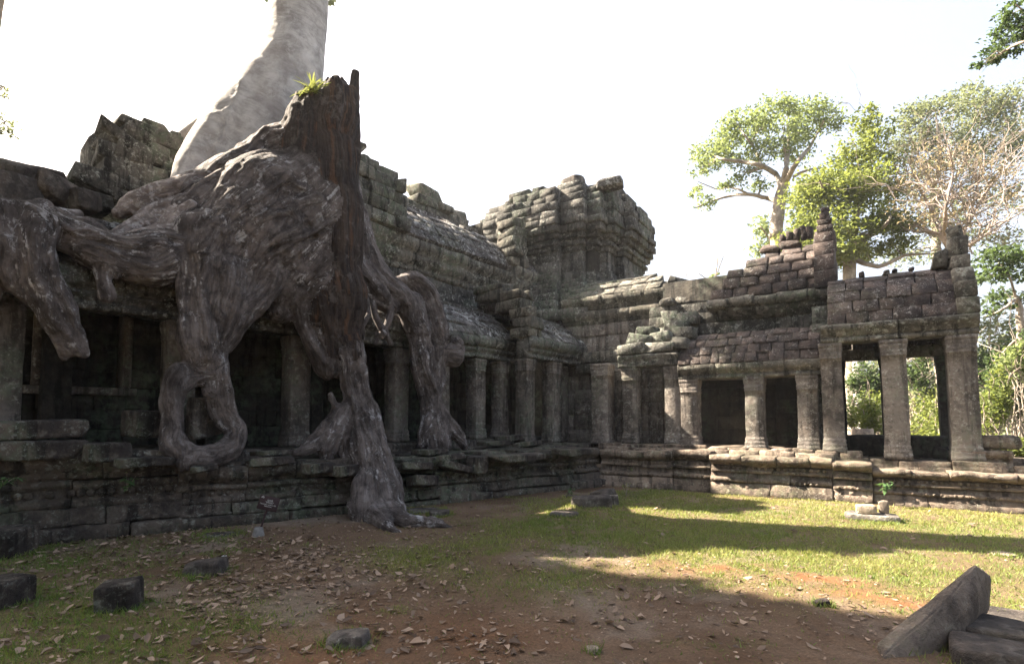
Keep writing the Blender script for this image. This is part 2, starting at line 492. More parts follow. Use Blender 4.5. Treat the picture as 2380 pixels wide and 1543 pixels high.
def pillar_mesh(fr, a, n, z0, z1, w, lean=(0, 0), capital=True, base=True, capw=.026, taper=.0):
    """square pier with moulded base and capital, chamfered and worn; (a, n) is the centre of its front face"""
    mb = MB(); h = z1 - z0
    rings = []
    if base:
        for z, e in ((0, .030), (.10, .030), (.108, .018), (.15, .028), (.19, .022), (.198, .008), (.245, .018), (.28, .012), (.288, .003), (.33, .0)): rings.append((z, e))
    else: rings.append((0, 0))
    sh0 = rings[-1][0]; sh1 = h - (.36 if capital else .02)
    for i in range(1, 8): rings.append((sh0 + (sh1 - sh0) * i / 8, 0))
    if capital:
        for z, e in ((-.36, 0), (-.355, .008), (-.32, .012), (-.312, .002), (-.275, .014), (-.24, .014), (-.232, .003), (-.17, .018), (-.11, capw), (-.10, capw - .008), (-.09, capw + .004), (0, capw + .004)): rings.append((h + z, e))
    else: rings.append((h, 0))
    V = []; cs = .010
    for z, e in rings:
        q = w / 2 + e - taper * (z / h)
        pts = [(-q + cs, q), (0, q + .0), (q - cs, q), (q, q - cs), (q, 0), (q, -q + cs), (q - cs, -q), (0, -q), (-q + cs, -q), (-q, -q + cs), (-q, 0), (-q, q - cs)]
        for (u, v) in pts: V.append(fr(a + u + lean[0] * z, n - w / 2 + v + lean[1] * z, z0 + z))
    V = np.array(V); k = 12; r = len(rings)
    V += np.stack([vnoise(V * 4.3, 13), vnoise(V * 4.3, 14), vnoise(V * 4.3, 15)], 1) * .008 + np.stack([vnoise(V * 13, 16), vnoise(V * 13, 17), vnoise(V * 13, 18)], 1) * .006
    i, j = np.meshgrid(np.arange(r - 1), np.arange(k), indexing='ij'); i, j = i.ravel(), j.ravel(); j2 = (j + 1) % k
    mb.add(V, np.stack([i * k + j, i * k + j2, (i + 1) * k + j2, (i + 1) * k + j], 1), None, RNG.uniform(.35, .75), [list(range(k))[::-1], [(r - 1) * k + x for x in range(k)]])
    return mb

def boxq(mb, fr, a0, a1, n0, n1, z0, z1, tone=.5, ch=.02):
    mb.block(fr((a0 + a1) / 2, (n0 + n1) / 2, (z0 + z1) / 2), fr.U, UP, fr.N, (abs(a1 - a0), abs(z1 - z0), abs(n1 - n0)), ch, .0, 0, tone)

def rock(c, size, seed, axes=None, cuts=8, rough=.10, square=.6, flat=.0):
    """a worn block of stone: subdivided box pulled towards a rounded form and chipped"""
    k = cuts + 2; V = []; idx = {}
    def vid(q):
        key = tuple(np.round(q, 5))
        if key not in idx: idx[key] = len(V); V.append(q)
        return idx[key]
    Q = []
    lin = np.linspace(-1, 1, k)
    for ax in range(3):
        b, e = (ax + 1) % 3, (ax + 2) % 3
        for s_ in (-1, 1):
            for i in range(k - 1):
                for j in range(k - 1):
                    q = []
                    for (ii, jj) in ((i, j), (i + 1, j), (i + 1, j + 1), (i, j + 1)):
                        v = np.zeros(3); v[ax] = s_; v[b] = lin[ii]; v[e] = lin[jj]; q.append(vid(v))
                    Q.append(q if s_ > 0 else q[::-1])
    V = np.array(V)
    sph = V / np.linalg.norm(V, axis=1, keepdims=True)
    pw = V / (np.sum(np.abs(V) ** 22, axis=1, keepdims=True) ** (1 / 22))
    P = pw * square + sph * (1 - square) * 1.15
    r = np.random.default_rng(seed)
    for _ in range(7):                        # knocked-off corners
        d_ = r.normal(size=3); d_ /= np.linalg.norm(d_)
        lim = np.abs(d_).sum() * r.uniform(.74, .93)
        t = P @ d_; over = np.maximum(t - lim, 0); P = P - over[:, None] * d_
    P = P * np.asarray(size, float) / 2
    s0 = float(np.mean(size))
    P += np.stack([fbm(P / s0 * 3 + seed, seed), fbm(P / s0 * 3 + seed + 9, seed + 1), fbm(P / s0 * 3 + seed + 5, seed + 2)], 1) * rough * s0 * .35
    ax = np.eye(3) if axes is None else np.asarray(axes, float)
    mb = MB(); mb.add(np.asarray(c) + P @ ax, np.array(Q), None, float(r.uniform(.3, .7)))
    return mb

def axes_from(yaw, tilt=0., roll=0.):
    cy, sy = math.cos(yaw), math.sin(yaw)
    U = np.array([cy, sy, 0]); V = np.array([-sy, cy, 0]); Wz = UP.copy()
    ct, st = math.cos(tilt), math.sin(tilt); U, Wz = U * ct + Wz * st, Wz * ct - U * st
    cr, sr = math.cos(roll), math.sin(roll); V, Wz = V * cr + Wz * sr, Wz * cr - V * sr
    return np.array([U, V, Wz])

def loose(name, label, cat, c, size, yaw=0, tilt=0, roll=0, mat='loose', seed=1, group=None, rough=.1, square=.65, cuts=8):
    """one stone lying free; c is the middle of its underside"""
    c = np.asarray(c, float)
    mb = rock(c + UP * size[2] / 2, size, seed, axes_from(yaw, tilt, roll), cuts, rough, square)
    o = mb.build(name, M[mat], None, c); tag(o, label, cat, group)
    return o
# ------------------------------------------------------------------ ground
def smooth(a, b, x):
    t = np.clip((x - a) / (b - a), 0, 1); return t * t * (3 - 2 * t)

def gnoise(x, y, s, seed, oct=4):
    return fbm(np.stack([x * s, y * s, np.zeros_like(x) + seed * 7.3], -1), seed, oct)

def grass_mask(x, y):
    n = gnoise(x, y, 1.1, 21); n2 = gnoise(x, y, 4.0, 22, 3)
    lawn = smooth(5.2, 7.2, y + .9 * n + .35 * n2 - .10 * np.clip(x, -6, 6)) * smooth(-6.6, -4.4, x + .9 * n - .12 * (y - 8) * (y > 8))
    lawn = lawn * (.70 + .75 * n2 + .45 * n)
    band = np.exp(-((y - 5.0) / .6) ** 2) * smooth(-6.2, -5.0, x) * smooth(-1.8, -3.0, x) * (.55 + .8 * n)
    left = smooth(-3.0, -4.6, x + .5 * n) * smooth(3.6, 2.0, y + .8 * n) * (.75 + .7 * n2)
    lw = smooth(-5.5, -7.0, x + .4 * n) * smooth(5.2, 3.8, y + .3 * n) * (.30 + .9 * n2)
    sc = smooth(.30, .62, n + .4 * n2) * .55
    rt_ = smooth(1.2, 2.2, x) * smooth(4.5, 6.5, y) * .6
    red = red_mask(x, y)
    return np.clip(np.maximum.reduce([lawn, band, left, lw, sc, rt_]), 0, 1) * (1 - .9 * red)

def red_mask(x, y):
    n = gnoise(x, y, 1.3, 31); n2 = gnoise(x, y, 5, 32, 3)
    a = np.exp(-((x + 1.0 + .6 * n) / 1.1) ** 2 - ((y - 6.75 + .35 * (x + 1) * .0 + .3 * n2) / .32) ** 2)
    b = np.exp(-((x - .45) / .8) ** 2 - ((y - 6.35 + .25 * n2) / .22) ** 2)
    c_ = smooth(-.35, .55, n + .6 * n2) * smooth(5.2, 3.2, y - .25 * x) * smooth(-5.0, -3.0, x) * .8
    a = a * smooth(-.55, .25, n2 + .5 * n); b = b * smooth(-.5, .3, n2)
    return np.clip(1.4 * a + 1.2 * b + c_, 0, 1)

def ground_z(x, y):
    return .03 * gnoise(x, y, .5, 41, 3) + .012 * gnoise(x, y, 2.3, 42, 3)

def _axis(a, b, st, far):
    m_ = np.arange(a, b, st); g_ = st * 1.35 ** np.arange(1, 40); g_ = np.cumsum(g_); g_ = g_[g_ < far]
    return np.concatenate([a - g_[::-1], m_, m_[-1] + g_])
gx, gy = _axis(-10.5, 5.5, .07, 95), _axis(1.2, 14.2, .07, 90)
X, Y = np.meshgrid(gx, gy, indexing='ij')
near = smooth(30, 16, np.hypot(X + 2, Y - 6))
Z = ground_z(X, Y) * near + .012 * gnoise(X, Y, 9, 43, 2) * near
nx, ny = X.shape
i, j = np.meshgrid(np.arange(nx - 1), np.arange(ny - 1), indexing='ij'); i, j = i.ravel(), j.ravel()
Q = np.stack([i * ny + j, (i + 1) * ny + j, (i + 1) * ny + j + 1, i * ny + j + 1], 1)
far_g = 1 - near
me = mesh_np('ground', np.stack([X, Y, Z], -1).reshape(-1, 3), [Q],
             {'grass': np.maximum(grass_mask(X, Y) * near, .75 * far_g).ravel(), 'red': (red_mask(X, Y) * near).ravel()}, True)
o = obj('ground', me, M['ground']); tag(o, 'worn courtyard ground of brown earth and short grass', 'ground', None, 'structure')

# ------------------------------------------------------------------ platforms
def run(p0, p1, nout=None):
    p0, p1 = np.array(p0, float), np.array(p1, float); u = p1 - p0; L_ = np.linalg.norm(u); u /= L_
    n_ = np.array([u[1], -u[0]])
    return Frame((p0[0], p0[1], 0), (u[0], u[1], 0), (n_[0], n_[1], 0)), L_

def base_profile(h, back=-1.2):
    P = [(0.0, -.1), (.0, .15), (-.07, .17), (-.08, .33), (-.13, .35), (-.10, .39), (-.13, .44), (-.19, .46), (-.205, .56), (-.15, .58), (-.13, .64), (-.19, .67), (-.20, .71), (-.11, .76), (-.04, .83), (-.02, .86), (-.015, .985), (-.05, 1.0)]
    P = [(a, b * h) for a, b in P]
    return P + [(back, h), (back, -.1)]

PL = thing('stone_platform', 'dark moulded stone platform with broken edge beneath the tree roots and the long gallery', 'platform', (-7.9, 6.5, 0))
pts = [(-10.6, -2.5), (-9.62, 2.4), (-8.93, 4.25), (-7.86, 6.75), (-7.25, 8.5), (-6.6, 10.4), (-5.7, 13.0)]
hs = [1.27, 1.25, .97, .86, .95, 1.0]
mb = MB(); mbb = mb
for (a, b, h) in zip(pts[:-1], pts[1:], hs):
    fr, L_ = run(a, b)
    k = h
    P = base_profile(k)
    plinth = [(.10, -.1), (.10, .13 * k), (.07, .15 * k), (-1.2, .15 * k), (-1.2, -.1)]
    lower = [(-1.2, .155 * k), (.0, .155 * k), (.01, .19 * k), (-.05, .21 * k), (-.055, .33 * k), (-.08, .345 * k), (-1.2, .345 * k)]
    prof(mb, fr, -.05, L_ + .05, plinth, .8, 1.7, .12, .022, .03)
    middle = [(-1.2, .35 * k), (-.13, .35 * k), (-.10, .39 * k), (-.13, .44 * k), (-.19, .46 * k), (-.205, .56 * k), (-.15, .58 * k), (-.13, .64 * k), (-.19, .665 * k), (-1.2, .665 * k)]
    top = [(-1.2, .67 * k), (-.19, .67 * k), (-.20, .71 * k), (-.11, .76 * k), (-.04, .82 * k), (-.02, .85 * k), (-.01, .90 * k), (-.012, .985 * k), (-.05, k), (-1.2, k)]
    prof(mb, fr, -.05, L_ + .05, lower, .7, 1.4, .12, .018, .02)
    prof(mb, fr, -.05, L_ + .05, middle, .7, 1.3, .12, .016, .02)
    prof(mb, fr, -.02, L_ + .02, top, .55, 1.2, .10, .026, .045, skip=.04)
    bosses(mbb, fr, .1, L_ - .1, -.19, .51 * k, .042 * k / .95, .12)
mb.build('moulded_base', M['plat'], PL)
# paved top, laid in slabs behind the edge
mb = MB()
fr2 = LF
for nrow in range(5):
    a = -6.
    while a < 10.5:
        l = rnd.uniform(.6, 1.2); n0 = -.9 + nrow * .62
        c = fr2(a + l / 2, n0 + .3, 0)
        edge = np.interp(a + l / 2, [-6, -1.1, .8, 3.3, 5.1, 9.7], [.0, .15, .55, 1.25, 1.7, 2.6])
        zt = np.interp(a, [-6, .6, .8, 2.9, 3.1, 5, 10], [1.24, 1.22, .95, .87, .86, .93, .98])
        if n0 + .3 < edge:
            mb.block(c + UP * (zt - .10 + RNG.normal(0, .012)), LF.U, UP, LF.N, (l - .01, .28, .61), .025, .012, .012)
        a += l
# gallery step course
prof(mb, LF, -6, 9.4, [(.42, .8), (.42, 1.0), (.38, 1.02), (.40, 1.1), (.34, 1.15), (-.8, 1.15), (-.8, .8)], .6, 1.2, .14, .015, .015)
mb.build('paving', M['plat'], PL)

PR = thing('stone_platform', 'brown moulded stone platform with bead bands in front of the pillared wing, partly sunlit', 'platform', (0, 13.2, 0))
mb = MB(); mbb = mb
def plat_right(p0, p1, h):
    fr, L_ = run(p0, p1); k = h
    lower = [(0, -.1), (0, .14 * k), (-.06, .17 * k), (-.07, .30 * k), (-1.2, .30 * k), (-1.2, -.1)]
    mid1 = [(-1.2, .305 * k), (-.10, .305 * k), (-.05, .36 * k), (-.09, .42 * k), (-.17, .44 * k), (-.17, .56 * k), (-1.2, .56 * k)]
    mid2 = [(-1.2, .565 * k), (-.13, .565 * k), (-.10, .62 * k), (-.18, .66 * k), (-.20, .74 * k), (-1.2, .74 * k)]
    top = [(-1.2, .745 * k), (-.17, .745 * k), (-.09, .80 * k), (-.01, .84 * k), (.01, .90 * k), (0, .97 * k), (-.05, k), (-1.2, k)]
    prof(mb, fr, 0, L_, lower, .7, 1.5, .12, .018, .018)
    prof(mb, fr, 0, L_, mid1, .6, 1.3, .12, .016, .02)
    prof(mb, fr, 0, L_, mid2, .6, 1.3, .12, .016, .02)
    prof(mb, fr, 0, L_, top, .5, 1.0, .10, .024, .03)
    bosses(mbb, fr, .1, L_ - .1, -.17, .69 * k, .038, .13)
    bosses(mbb, fr, .1, L_ - .1, -.06, .36 * k, .03, .11)
plat_right((-5.75, 12.98), (-3.9, 13.12), .92)
plat_right((-3.9, 13.12), (-3.0, 13.14), .95)
plat_right((-3.0, 13.02), (-.55, 13.10), .88)
plat_right((-.55, 13.1), (.15, 13.12), .80)
plat_right((.15, 13.2), (7.0, 13.45), .68)
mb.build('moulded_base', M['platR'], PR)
mb = MB()
prof(mb, RF, -5.9, -.5, [(.62, .7), (.62, .93), (.55, .97), (-2.4, .99), (-2.4, .7)], .6, 1.1, .2, .012, .015)
prof(mb, RF, -6.2, -3.3, [(.38, .9), (.38, .97), (.34, .985), (.36, 1.03), (.30, 1.06), (-.6, 1.06), (-.6, .9)], .6, 1.1, .15, .012, .015)
for a in np.arange(-3.2, .0, .46):
    mb.block(RF(a + .22, .30, .93), RF.U, UP, RF.N, (.44, .20, .34), .03, .015, .02)
prof(mb, RF, -.5, 7.0, [(.75, .4), (.75, .64), (.70, .67), (-6.4, .67), (-6.4, .4)], .8, 1.5, .25, .012, .012)
prof(mb, RF, -.6, 2.3, [(.52, .6), (.52, .74), (.46, .78), (.48, .84), (.42, .87), (-.45, .87), (-.45, .6)], .5, .9, .15, .014, .02)
prof(mb, RF, -.6, 2.3, [(-1.4, .6), (-1.4, .82), (-1.45, .87), (-2.4, .87), (-2.4, .6)], .5, .9, .15, .014, .02)
for (a0, a1, n, z) in ((2.4, 3.3, .3, .7), (3.3, 4.6, .15, .72), (2.3, 4.4, -.5, .8)):
    mb.block(RF((a0 + a1) / 2, n, z), RF.U, UP, RF.N, (a1 - a0, .2, .4), .03, .015, .02)
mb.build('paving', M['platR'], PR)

# ------------------------------------------------------------------ the long gallery beside the tree
GL = thing('temple_gallery', 'long ruined stone gallery behind the tree roots with lichen covered stepped roofs and square piers', 'building', LF(4, 0, 0))
sagA = lambda u: -.03 * max(0, u - 5)
lint = lambda o, z: [(o + .0, z), (o + .04, z + .02), (o + .04, z + .08), (o, z + .10), (o, z + .16), (o + .08, z + .20), (o + .10, z + .26), (o + .05, z + .28), (o + .14, z + .32), (o + .20, z + .40), (o + .22, z + .53), (o + .16, z + .62), (o - .42, z + .62), (o - .42, z)]
mb = MB()
prof(mb, LF, -6, 11.0, lint(0, 3.42), .9, 2.0, .16, .016, .018)
bosses(mb, LF, -.55, 1.2, .10, 3.80, .085, .24, .9)
mb.build('lintel', M['wall'], GL)
for a, w in ((-1.36, .60), (1.02, .42), (3.2, .42), (5.78, .42), (7.2, .36), (8.58, .40), (9.6, .36)):
    pillar_mesh(LF, a, -.02, 1.15, 3.42, w, (rnd.uniform(-.01, .015), rnd.uniform(-.01, .01)), a > -1).build('pillar', M['pillar'], GL)
for a in (-.4, 2.2, 4.4, 6.6, 8.4):
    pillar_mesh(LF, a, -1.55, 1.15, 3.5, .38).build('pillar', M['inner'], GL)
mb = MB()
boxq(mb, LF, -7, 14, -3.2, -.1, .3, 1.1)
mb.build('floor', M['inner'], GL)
mb = MB()
za = zsteps(1.1, 3.0, .42)
wall(mb, LF, -7, -.62, -2.0, zsteps(1.1, 5.2, .42), .4)
wall(mb, LF, .68, 4.9, -2.0, zsteps(1.1, 5.2, .42), .4)
wall(mb, LF, 6.0, 13.5, -2.0, zsteps(1.1, 5.4, .42), .4)
wall(mb, LF, -.62, .68, -2.0, zsteps(1.1, 2.3, .4), .4)
wall(mb, LF, -.62, .68, -2.0, zsteps(4.05, 5.2, .4), .4)
wall(mb, LF, -.62, .68, -2.32, zsteps(2.3, 4.05, .35), .3)
wall(mb, LF, 4.9, 6.0, -2.0, zsteps(3.2, 5.4, .4), .4)
wall(mb, LF, 4.8, 6.1, -2.6, zsteps(1.1, 3.3, .4), .3)
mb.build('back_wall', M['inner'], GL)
mb = MB()
for (a0, a1, z0, z1) in ((-.70, -.56, 2.3, 4.05), (.60, .76, 2.3, 4.05), (-.8, .86, 2.15, 2.3), (-.8, .86, 4.05, 4.25)):
    boxq(mb, LF, a0, a1, -2.3, -1.9, z0, z1)
mb.build('window_frame', M['pillar'], GL)
mb = MB()
low = [(.17, 4.03), (-.02, 4.30), (-.32, 4.58), (-.70, 4.84), (-1.15, 5.10), (-1.8, 5.38)]
roof(mb, LF, -6, 9.9, low, .28, .55, .26)
roof(mb, LF, -6, 4.4, [(-1.7, 5.34), (-2.4, 5.55), (-3.4, 5.6)], .4, .7, .3)
mb.build('aisle_roof', M['roof'], GL)
# projecting bay nearer the corner
mb = MB()
prof(mb, LF, 9.45, 13.3, lint(.95, 3.44), .8, 1.5, .16, .016, .018)
mb.build('lintel', M['wall'], GL)
for a, n, w in ((9.62, .93, .40), (10.95, .93, .42), (12.0, .5, .40), (12.75, 1.0, .52), (13.5, .9, .34), (11.5, -.6, .4)):
    pillar_mesh(LF, a, n, 1.0, 3.44, w, (rnd.uniform(-.01, .02), 0)).build('pillar', M['pillar'], GL)
mb = MB(); boxq(mb, LF, 9.3, 15, -1, 1.45, .3, .99)
mb.build('bay_floor', M['plat'], GL)
mb = MB()
roof(mb, LF, 10.0, 13.2, [(1.12, 4.05), (.92, 4.3), (.62, 4.55), (.25, 4.8), (-.2, 5.05), (-.7, 5.28), (-1.5, 5.5)], .28, .5, .26, drop=.03)
mb.build('aisle_roof', M['roof'], GL)
mb = MB()
wall(mb, LF, 9.35, 10.0, 1.10, [4.03, 4.32, 4.62, 4.9], .7, .3, .5, ch=.025, nj=.04, jit=.025)
wall(mb, LF, 9.35, 9.95, .75, [4.9, 5.2, 5.45], .9, .3, .5, ch=.025, nj=.04, jit=.025)
wall(mb, LF, 9.4, 9.9, .1, [5.3, 5.6, 5.8], 1.2, .3, .5, ch=.025, nj=.04, jit=.025)
mb.build('roof_end_stones', M['moss'], GL); mb = MB()
wall(mb, LF, 12.9, 13.7, 1.0, [4.05, 4.35, 4.65], .6, .35, .6, ch=.025, nj=.05, jit=.03)
wall(mb, LF, 12.9, 13.7, .5, [4.65, 4.95, 5.2], .6, .35, .6, ch=.025, nj=.05, jit=.03)
mb.build('roof_end_stones', M['moss'], GL)
# nave: wall, cornice, vault
corn = lambda o, z: [(o, z), (o + .05, z + .04), (o + .10, z + .12), (o + .06, z + .16), (o + .10, z + .22), (o + .22, z + .34), (o + .26, z + .48), (o + .22, z + .52), (o + .34, z + .62), (o + .40, z + .74), (o + .40, z + .90), (o + .26, z + .95), (o - .6, z + .95), (o - .6, z)]
mb = MB()
wall(mb, LF, 4.9, 11.9, -1.75, [5.2, 5.62, 6.02], .4, .5, 1.0)
wall(mb, LF, 11.6, 16.2, -1.35, [4.9, 5.3, 5.7, 6.02], .8, .5, 1.0)
mb.build('nave_wall', M['wall'], GL)
mb = MB()
prof(mb, LF, 5.3, 11.7, corn(-1.75, 6.02), .7, 1.4, .14, .022, .025, sagA)
prof(mb, LF, 11.5, 16.2, corn(-1.35, 6.0), .7, 1.4, .14, .022, .025, lambda u: -.03 * (u - 11.5))
prof(mb, LF, 11.5, 16.2, [(-1.35, 5.25), (-1.28, 5.28), (-1.24, 5.36), (-1.3, 5.42), (-1.25, 5.5), (-1.35, 5.56), (-1.9, 5.56), (-1.9, 5.25)], .8, 1.4, .14, .02, .02)
mb.build('cornice', M['moss'], GL)
mb = MB()
vA = [(-1.38, 6.93), (-1.52, 7.25), (-1.72, 7.57), (-1.98, 7.88), (-2.32, 8.17), (-2.75, 8.42), (-3.2, 8.6)]
roof(mb, LF, 6.9, 11.7, vA, .28, .5, .28, ends=[11.7, 11.7, 11.5, 11.1, 10.6, 9.9], drop=.02)
roof(mb, LF, 11.9, 16.0, [(-1.0, 6.78), (-1.2, 7.1), (-1.5, 7.42), (-1.85, 7.72), (-2.3, 8.0)], .28, .5, .28, ends=[16, 16, 16, 15.5], drop=.02)
mb.build('nave_roof', M['roof'], GL)
mb = MB()
for z0, z1, e, n in ((6.9, 7.25, 6.95, -1.2), (7.25, 7.62, 6.95, -1.25), (7.62, 8.0, 6.95, -1.3), (8.0, 8.38, 6.95, -1.4), (8.38, 8.72, 6.9, -1.6)):
    course(mb, LF, 5.1, e, n, z0, z1, 1.3, .45, .8, .02, .025, .05)
course(mb, LF, 5.1, 6.2, -1.9, 8.72, 9.0, 1.2, .5, .8, .07, .03, .05)
mb.block(LF(5.7, -2.4, 9.15), LF.U, UP, LF.N, (.7, .3, .8), .1, .05, .1)
mb.build('end_gable', M['moss'], GL); mb = MB()
# further broken gable standing behind the vault
for z0, z1, a0, a1 in ((8.2, 8.65, 8.6, 12.6), (8.65, 9.05, 8.9, 12.5), (9.05, 9.45, 9.2, 12.2), (9.45, 9.8, 9.7, 11.4)):
    course(mb, LF, a0, a1, -4.2, z0, z1, 1.0, .6, 1.1, .03, .035, .06, drop=0)
mb.block(LF(10.5, -4.7, 10.0), LF.U, UP, LF.N, (1.2, .5, .9), .12, .06, .06)
mb.block(LF(11.9, -4.7, 9.62), LF.U, UP, LF.N, (.7, .4, .8), .1, .05, .06)
for z0, z1, a0, a1 in ((7.4, 7.8, 11.0, 17.5), (7.8, 8.2, 11.0, 17.5), (8.2, 8.55, 11.1, 17.5), (8.55, 8.9, 11.4, 17.5), (8.9, 9.25, 12.2, 17.5), (9.25, 9.5, 13.4, 17.5)):
    course(mb, LF, a0, a1, -3.4, z0, z1, 1.0, .5, 1.0, .02, .03, .05)
mb.build('rear_gable', M['moss'], GL); mb = MB()
# upright pier between the two vaults
wall(mb, LF, 11.35, 12.05, -1.05, [6.95, 7.3, 7.65, 8.0, 8.3, 8.6], .8, .3, .55, ch=.025, nj=.05, jit=.03)
mb.build('standing_pier', M['moss'], GL)
mb = MB()
boxq(mb, LF, 5.2, 16, -6.0, -2.6, 5.6, 8.1); boxq(mb, LF, -7, 16, -6, -2.4, .2, 5.5)
mb.build('core', M['inner'], GL)

# ------------------------------------------------------------------ corner tower
TW = thing('stone_tower', 'massive ruined corner tower with stepped sides and a ragged block crown', 'tower', (-9.2, 18.9, 0))
def redent(h, a1, a2, d):
    q = [(h, -a1), (h, a1), (h - d, a1), (h - d, a2), (h - 2 * d, a2), (h - 2 * d, h - 2 * d), (a2, h - 2 * d), (a2, h - d), (a1, h - d), (a1, h)]
    P = []
    for k in range(4):
        c_, s_ = math.cos(k * math.pi / 2), math.sin(k * math.pi / 2)
        for (x, y) in q[1:]: P.append((x * c_ - y * s_, x * s_ + y * c_))
    return P
def tower_course(mb, cx, cy, h, z0, z1, a1=1.1, a2=1.9, d=.30, lm=(.35, .8), drop=0., ch=.014, depth=.6, nj=.02):
    P = redent(h, a1 * h / 2.9, a2 * h / 2.9, d)
    for (p, q) in zip(P, P[1:] + P[:1]):
        p, q = np.array(p), np.array(q); u = q - p; L_ = np.linalg.norm(u); u /= L_
        fr = Frame((cx + p[0], cy + p[1], 0), (u[0], u[1], 0), (u[1], -u[0], 0))
        course(mb, fr, 0, L_, 0, z0, z1, depth, lm[0], lm[1], ch, .012, nj, drop=drop)
mb = MB(); tx, ty = -9.75, 19.1
zz = 5.0
lay = [(.34, .95), (.30, .85), (.28, .72), (.24, .42), (.20, .30), (.16, .16), (.30, .0), (.38, -.06), (.36, -.08), (.16, .02), (.12, .12), (.14, .02), (.18, .16), (.24, .32), (.22, .40), (.28, .34), (.28, .36)]
for hh, off in lay:
    z1 = zz + hh
    tower_course(mb, tx, ty, 2.85 + off, zz, z1, nj=.016 if hh > .2 else .008)
    zz = z1
mb.build('tower_body', M['wall'], TW)
ztop = zz
mb = MB()
for k, (dr, off) in enumerate(((.06, .26), (.35, .12), (.75, -.1))):
    tower_course(mb, tx, ty, 2.85 + off, zz, zz + .30, drop=dr, ch=.02, depth=.9, nj=.05); zz += .30
mb.build('broken_crown', M['wall'], TW)
TOPZ = zz
mb = MB(); mb.block((tx, ty, 7.2), (1, 0, 0), (0, 1, 0), UP, (4.4, 4.4, 4.6), .05, 0, 0, .4); mb.build('core', M['inner'], TW)
# corner block below the tower, facing across the court
mb = MB()
wall(mb, RF, -8.4, -4.95, -1.5, zsteps(1.0, 4.75, .42), .5)
FE = Frame((-4.95, 15.8, 0), (0, 1, 0), (1, 0, 0))
wall(mb, FE, 0, 2.6, 0, zsteps(3.6, 4.75, .42), .5)
mb.build('base_wall', M['pillarR'], TW)
mb = MB()
for o_, z in ((-1.5, 4.72), (-1.42, 5.18)):
    prof(mb, RF, -8.2, -4.8 + (z - 4.7) * .1, [(o_, z), (o_ + .08, z + .05), (o_ + .04, z + .10), (o_ + .12, z + .16), (o_ + .18, z + .26), (o_ + .20, z + .40), (o_ + .12, z + .46), (o_ - .8, z + .46), (o_ - .8, z)], .6, 1.1, .14, .02, .02)
mb.build('cornice', M['moss'], TW); mb = MB()
roof(mb, RF, -8.0, -4.9, [(-1.3, 5.62), (-1.6, 5.9), (-1.95, 6.15), (-2.35, 6.35)], .35, .6, .3, ends=[-4.9, -5.0, -5.3])
mb.build('base_roof', M['moss'], TW); mb = MB()
course(mb, RF, -8.3, -5.9, -1.3, 3.5, 3.85, .5, .7, 1.2, .02); course(mb, RF, -7.6, -5.6, -1.15, 3.15, 3.45, .5, .8, 1.3, .02)
mb.build('string_course', M['moss'], TW); mb = MB()
for k in range(14):
    mb.block(np.array([-4.9 + rnd.uniform(-.1, 1.0) * (1 - k / 20), 16.2 + rnd.uniform(-.1, .9), 4.75 + k * .085]), *axes_from(rnd.uniform(-.5, .5), rnd.uniform(-.3, .3)), (rnd.uniform(.4, .75), .5, rnd.uniform(.22, .34)), .02, .03)
mb.build('stepped_rubble', M['wall'], TW)

# ------------------------------------------------------------------ low gallery across the court
GR = thing('temple_gallery', 'low stone gallery across the court with sunlit square pillars and a stepped half fallen roof', 'building', (-3.0, 14.3, .98))
for a, n, z0, z1, w in ((-5.32, .0, 1.03, 3.12, .40), (-4.15, .0, 1.05, 3.1, .40), (-3.72, .02, .98, 2.74, .42), (-2.17, .02, .98, 2.74, .41), (-1.04, .02, .98, 2.74, .41), (-6.25, -.1, 1.0, 3.3, .5), (-5.85, -.9, 1.0, 3.2, .4)):
    pillar_mesh(RF, a, n + .2, z0, z1, w).build('pillar', M['pillarR'], GR)
mb = MB()
prof(mb, RF, -3.98, -.72, [(.22, 2.72), (.26, 2.74), (.26, 2.80), (.22, 2.82), (.28, 2.88), (.34, 2.94), (.37, 3.06), (.30, 3.12), (-.4, 3.12), (-.4, 2.72)], .8, 1.6, .14, .014, .016)
mb.build('lintel', M['moss'], GR)
mb = MB()
roof(mb, RF, -3.95, -.75, [(.34, 3.10), (.24, 3.33), (.10, 3.56), (-.12, 3.78), (-.42, 3.97)], .20, .34, .26, ch=.012, ends=[-.75, -.75, -.75, -.75], starts=[-3.95, -3.93, -3.85, -3.6], nj=.014)
mb.build('aisle_roof', M['roofr'], GR)
mb = MB()
# door lintel and tumbled pediment
prof(mb, RF, -5.62, -3.95, [(.24, 3.12), (.28, 3.16), (.24, 3.24), (.30, 3.34), (.36, 3.42), (.30, 3.46), (-.4, 3.46), (-.4, 3.12)], .8, 1.7, .14, .025, .02)
for (a, n, z, sx, sz, t) in ((-5.2, .1, 3.62, .8, .3, .04), (-4.45, .1, 3.6, .75, .28, -.05), (-5.0, .02, 3.88, .7, .26, -.03), (-4.4, 0, 3.88, .5, .3, .1), (-4.9, -.1, 4.12, .5, .24, .0), (-3.95, .0, 3.7, .45, .3, .0), (-3.9, -.3, 4.0, .5, .32, .05), (-4.2, -.7, 4.25, .6, .34, 0), (-4.0, -1.0, 4.5, .55, .3, .05), (-4.45, -1.1, 4.6, .5, .4, .0)):
    mb.block(RF(a, n, z), RF.U * math.cos(t) + UP * math.sin(t), UP * math.cos(t) - RF.U * math.sin(t), RF.N, (sx, sz, .55), .022, .03, .03)
mb.build('tumbled_pediment', M['wall'], GR)
mb = MB()
wall(mb, RF, -7.5, -4.6, -1.9, zsteps(1, 3.3, .42), .3)
wall(mb, RF, -4.05, -2.75, -1.9, zsteps(1, 3.9, .42), .3)
wall(mb, RF, -1.95, -.4, -1.9, zsteps(1, 3.9, .42), .3)
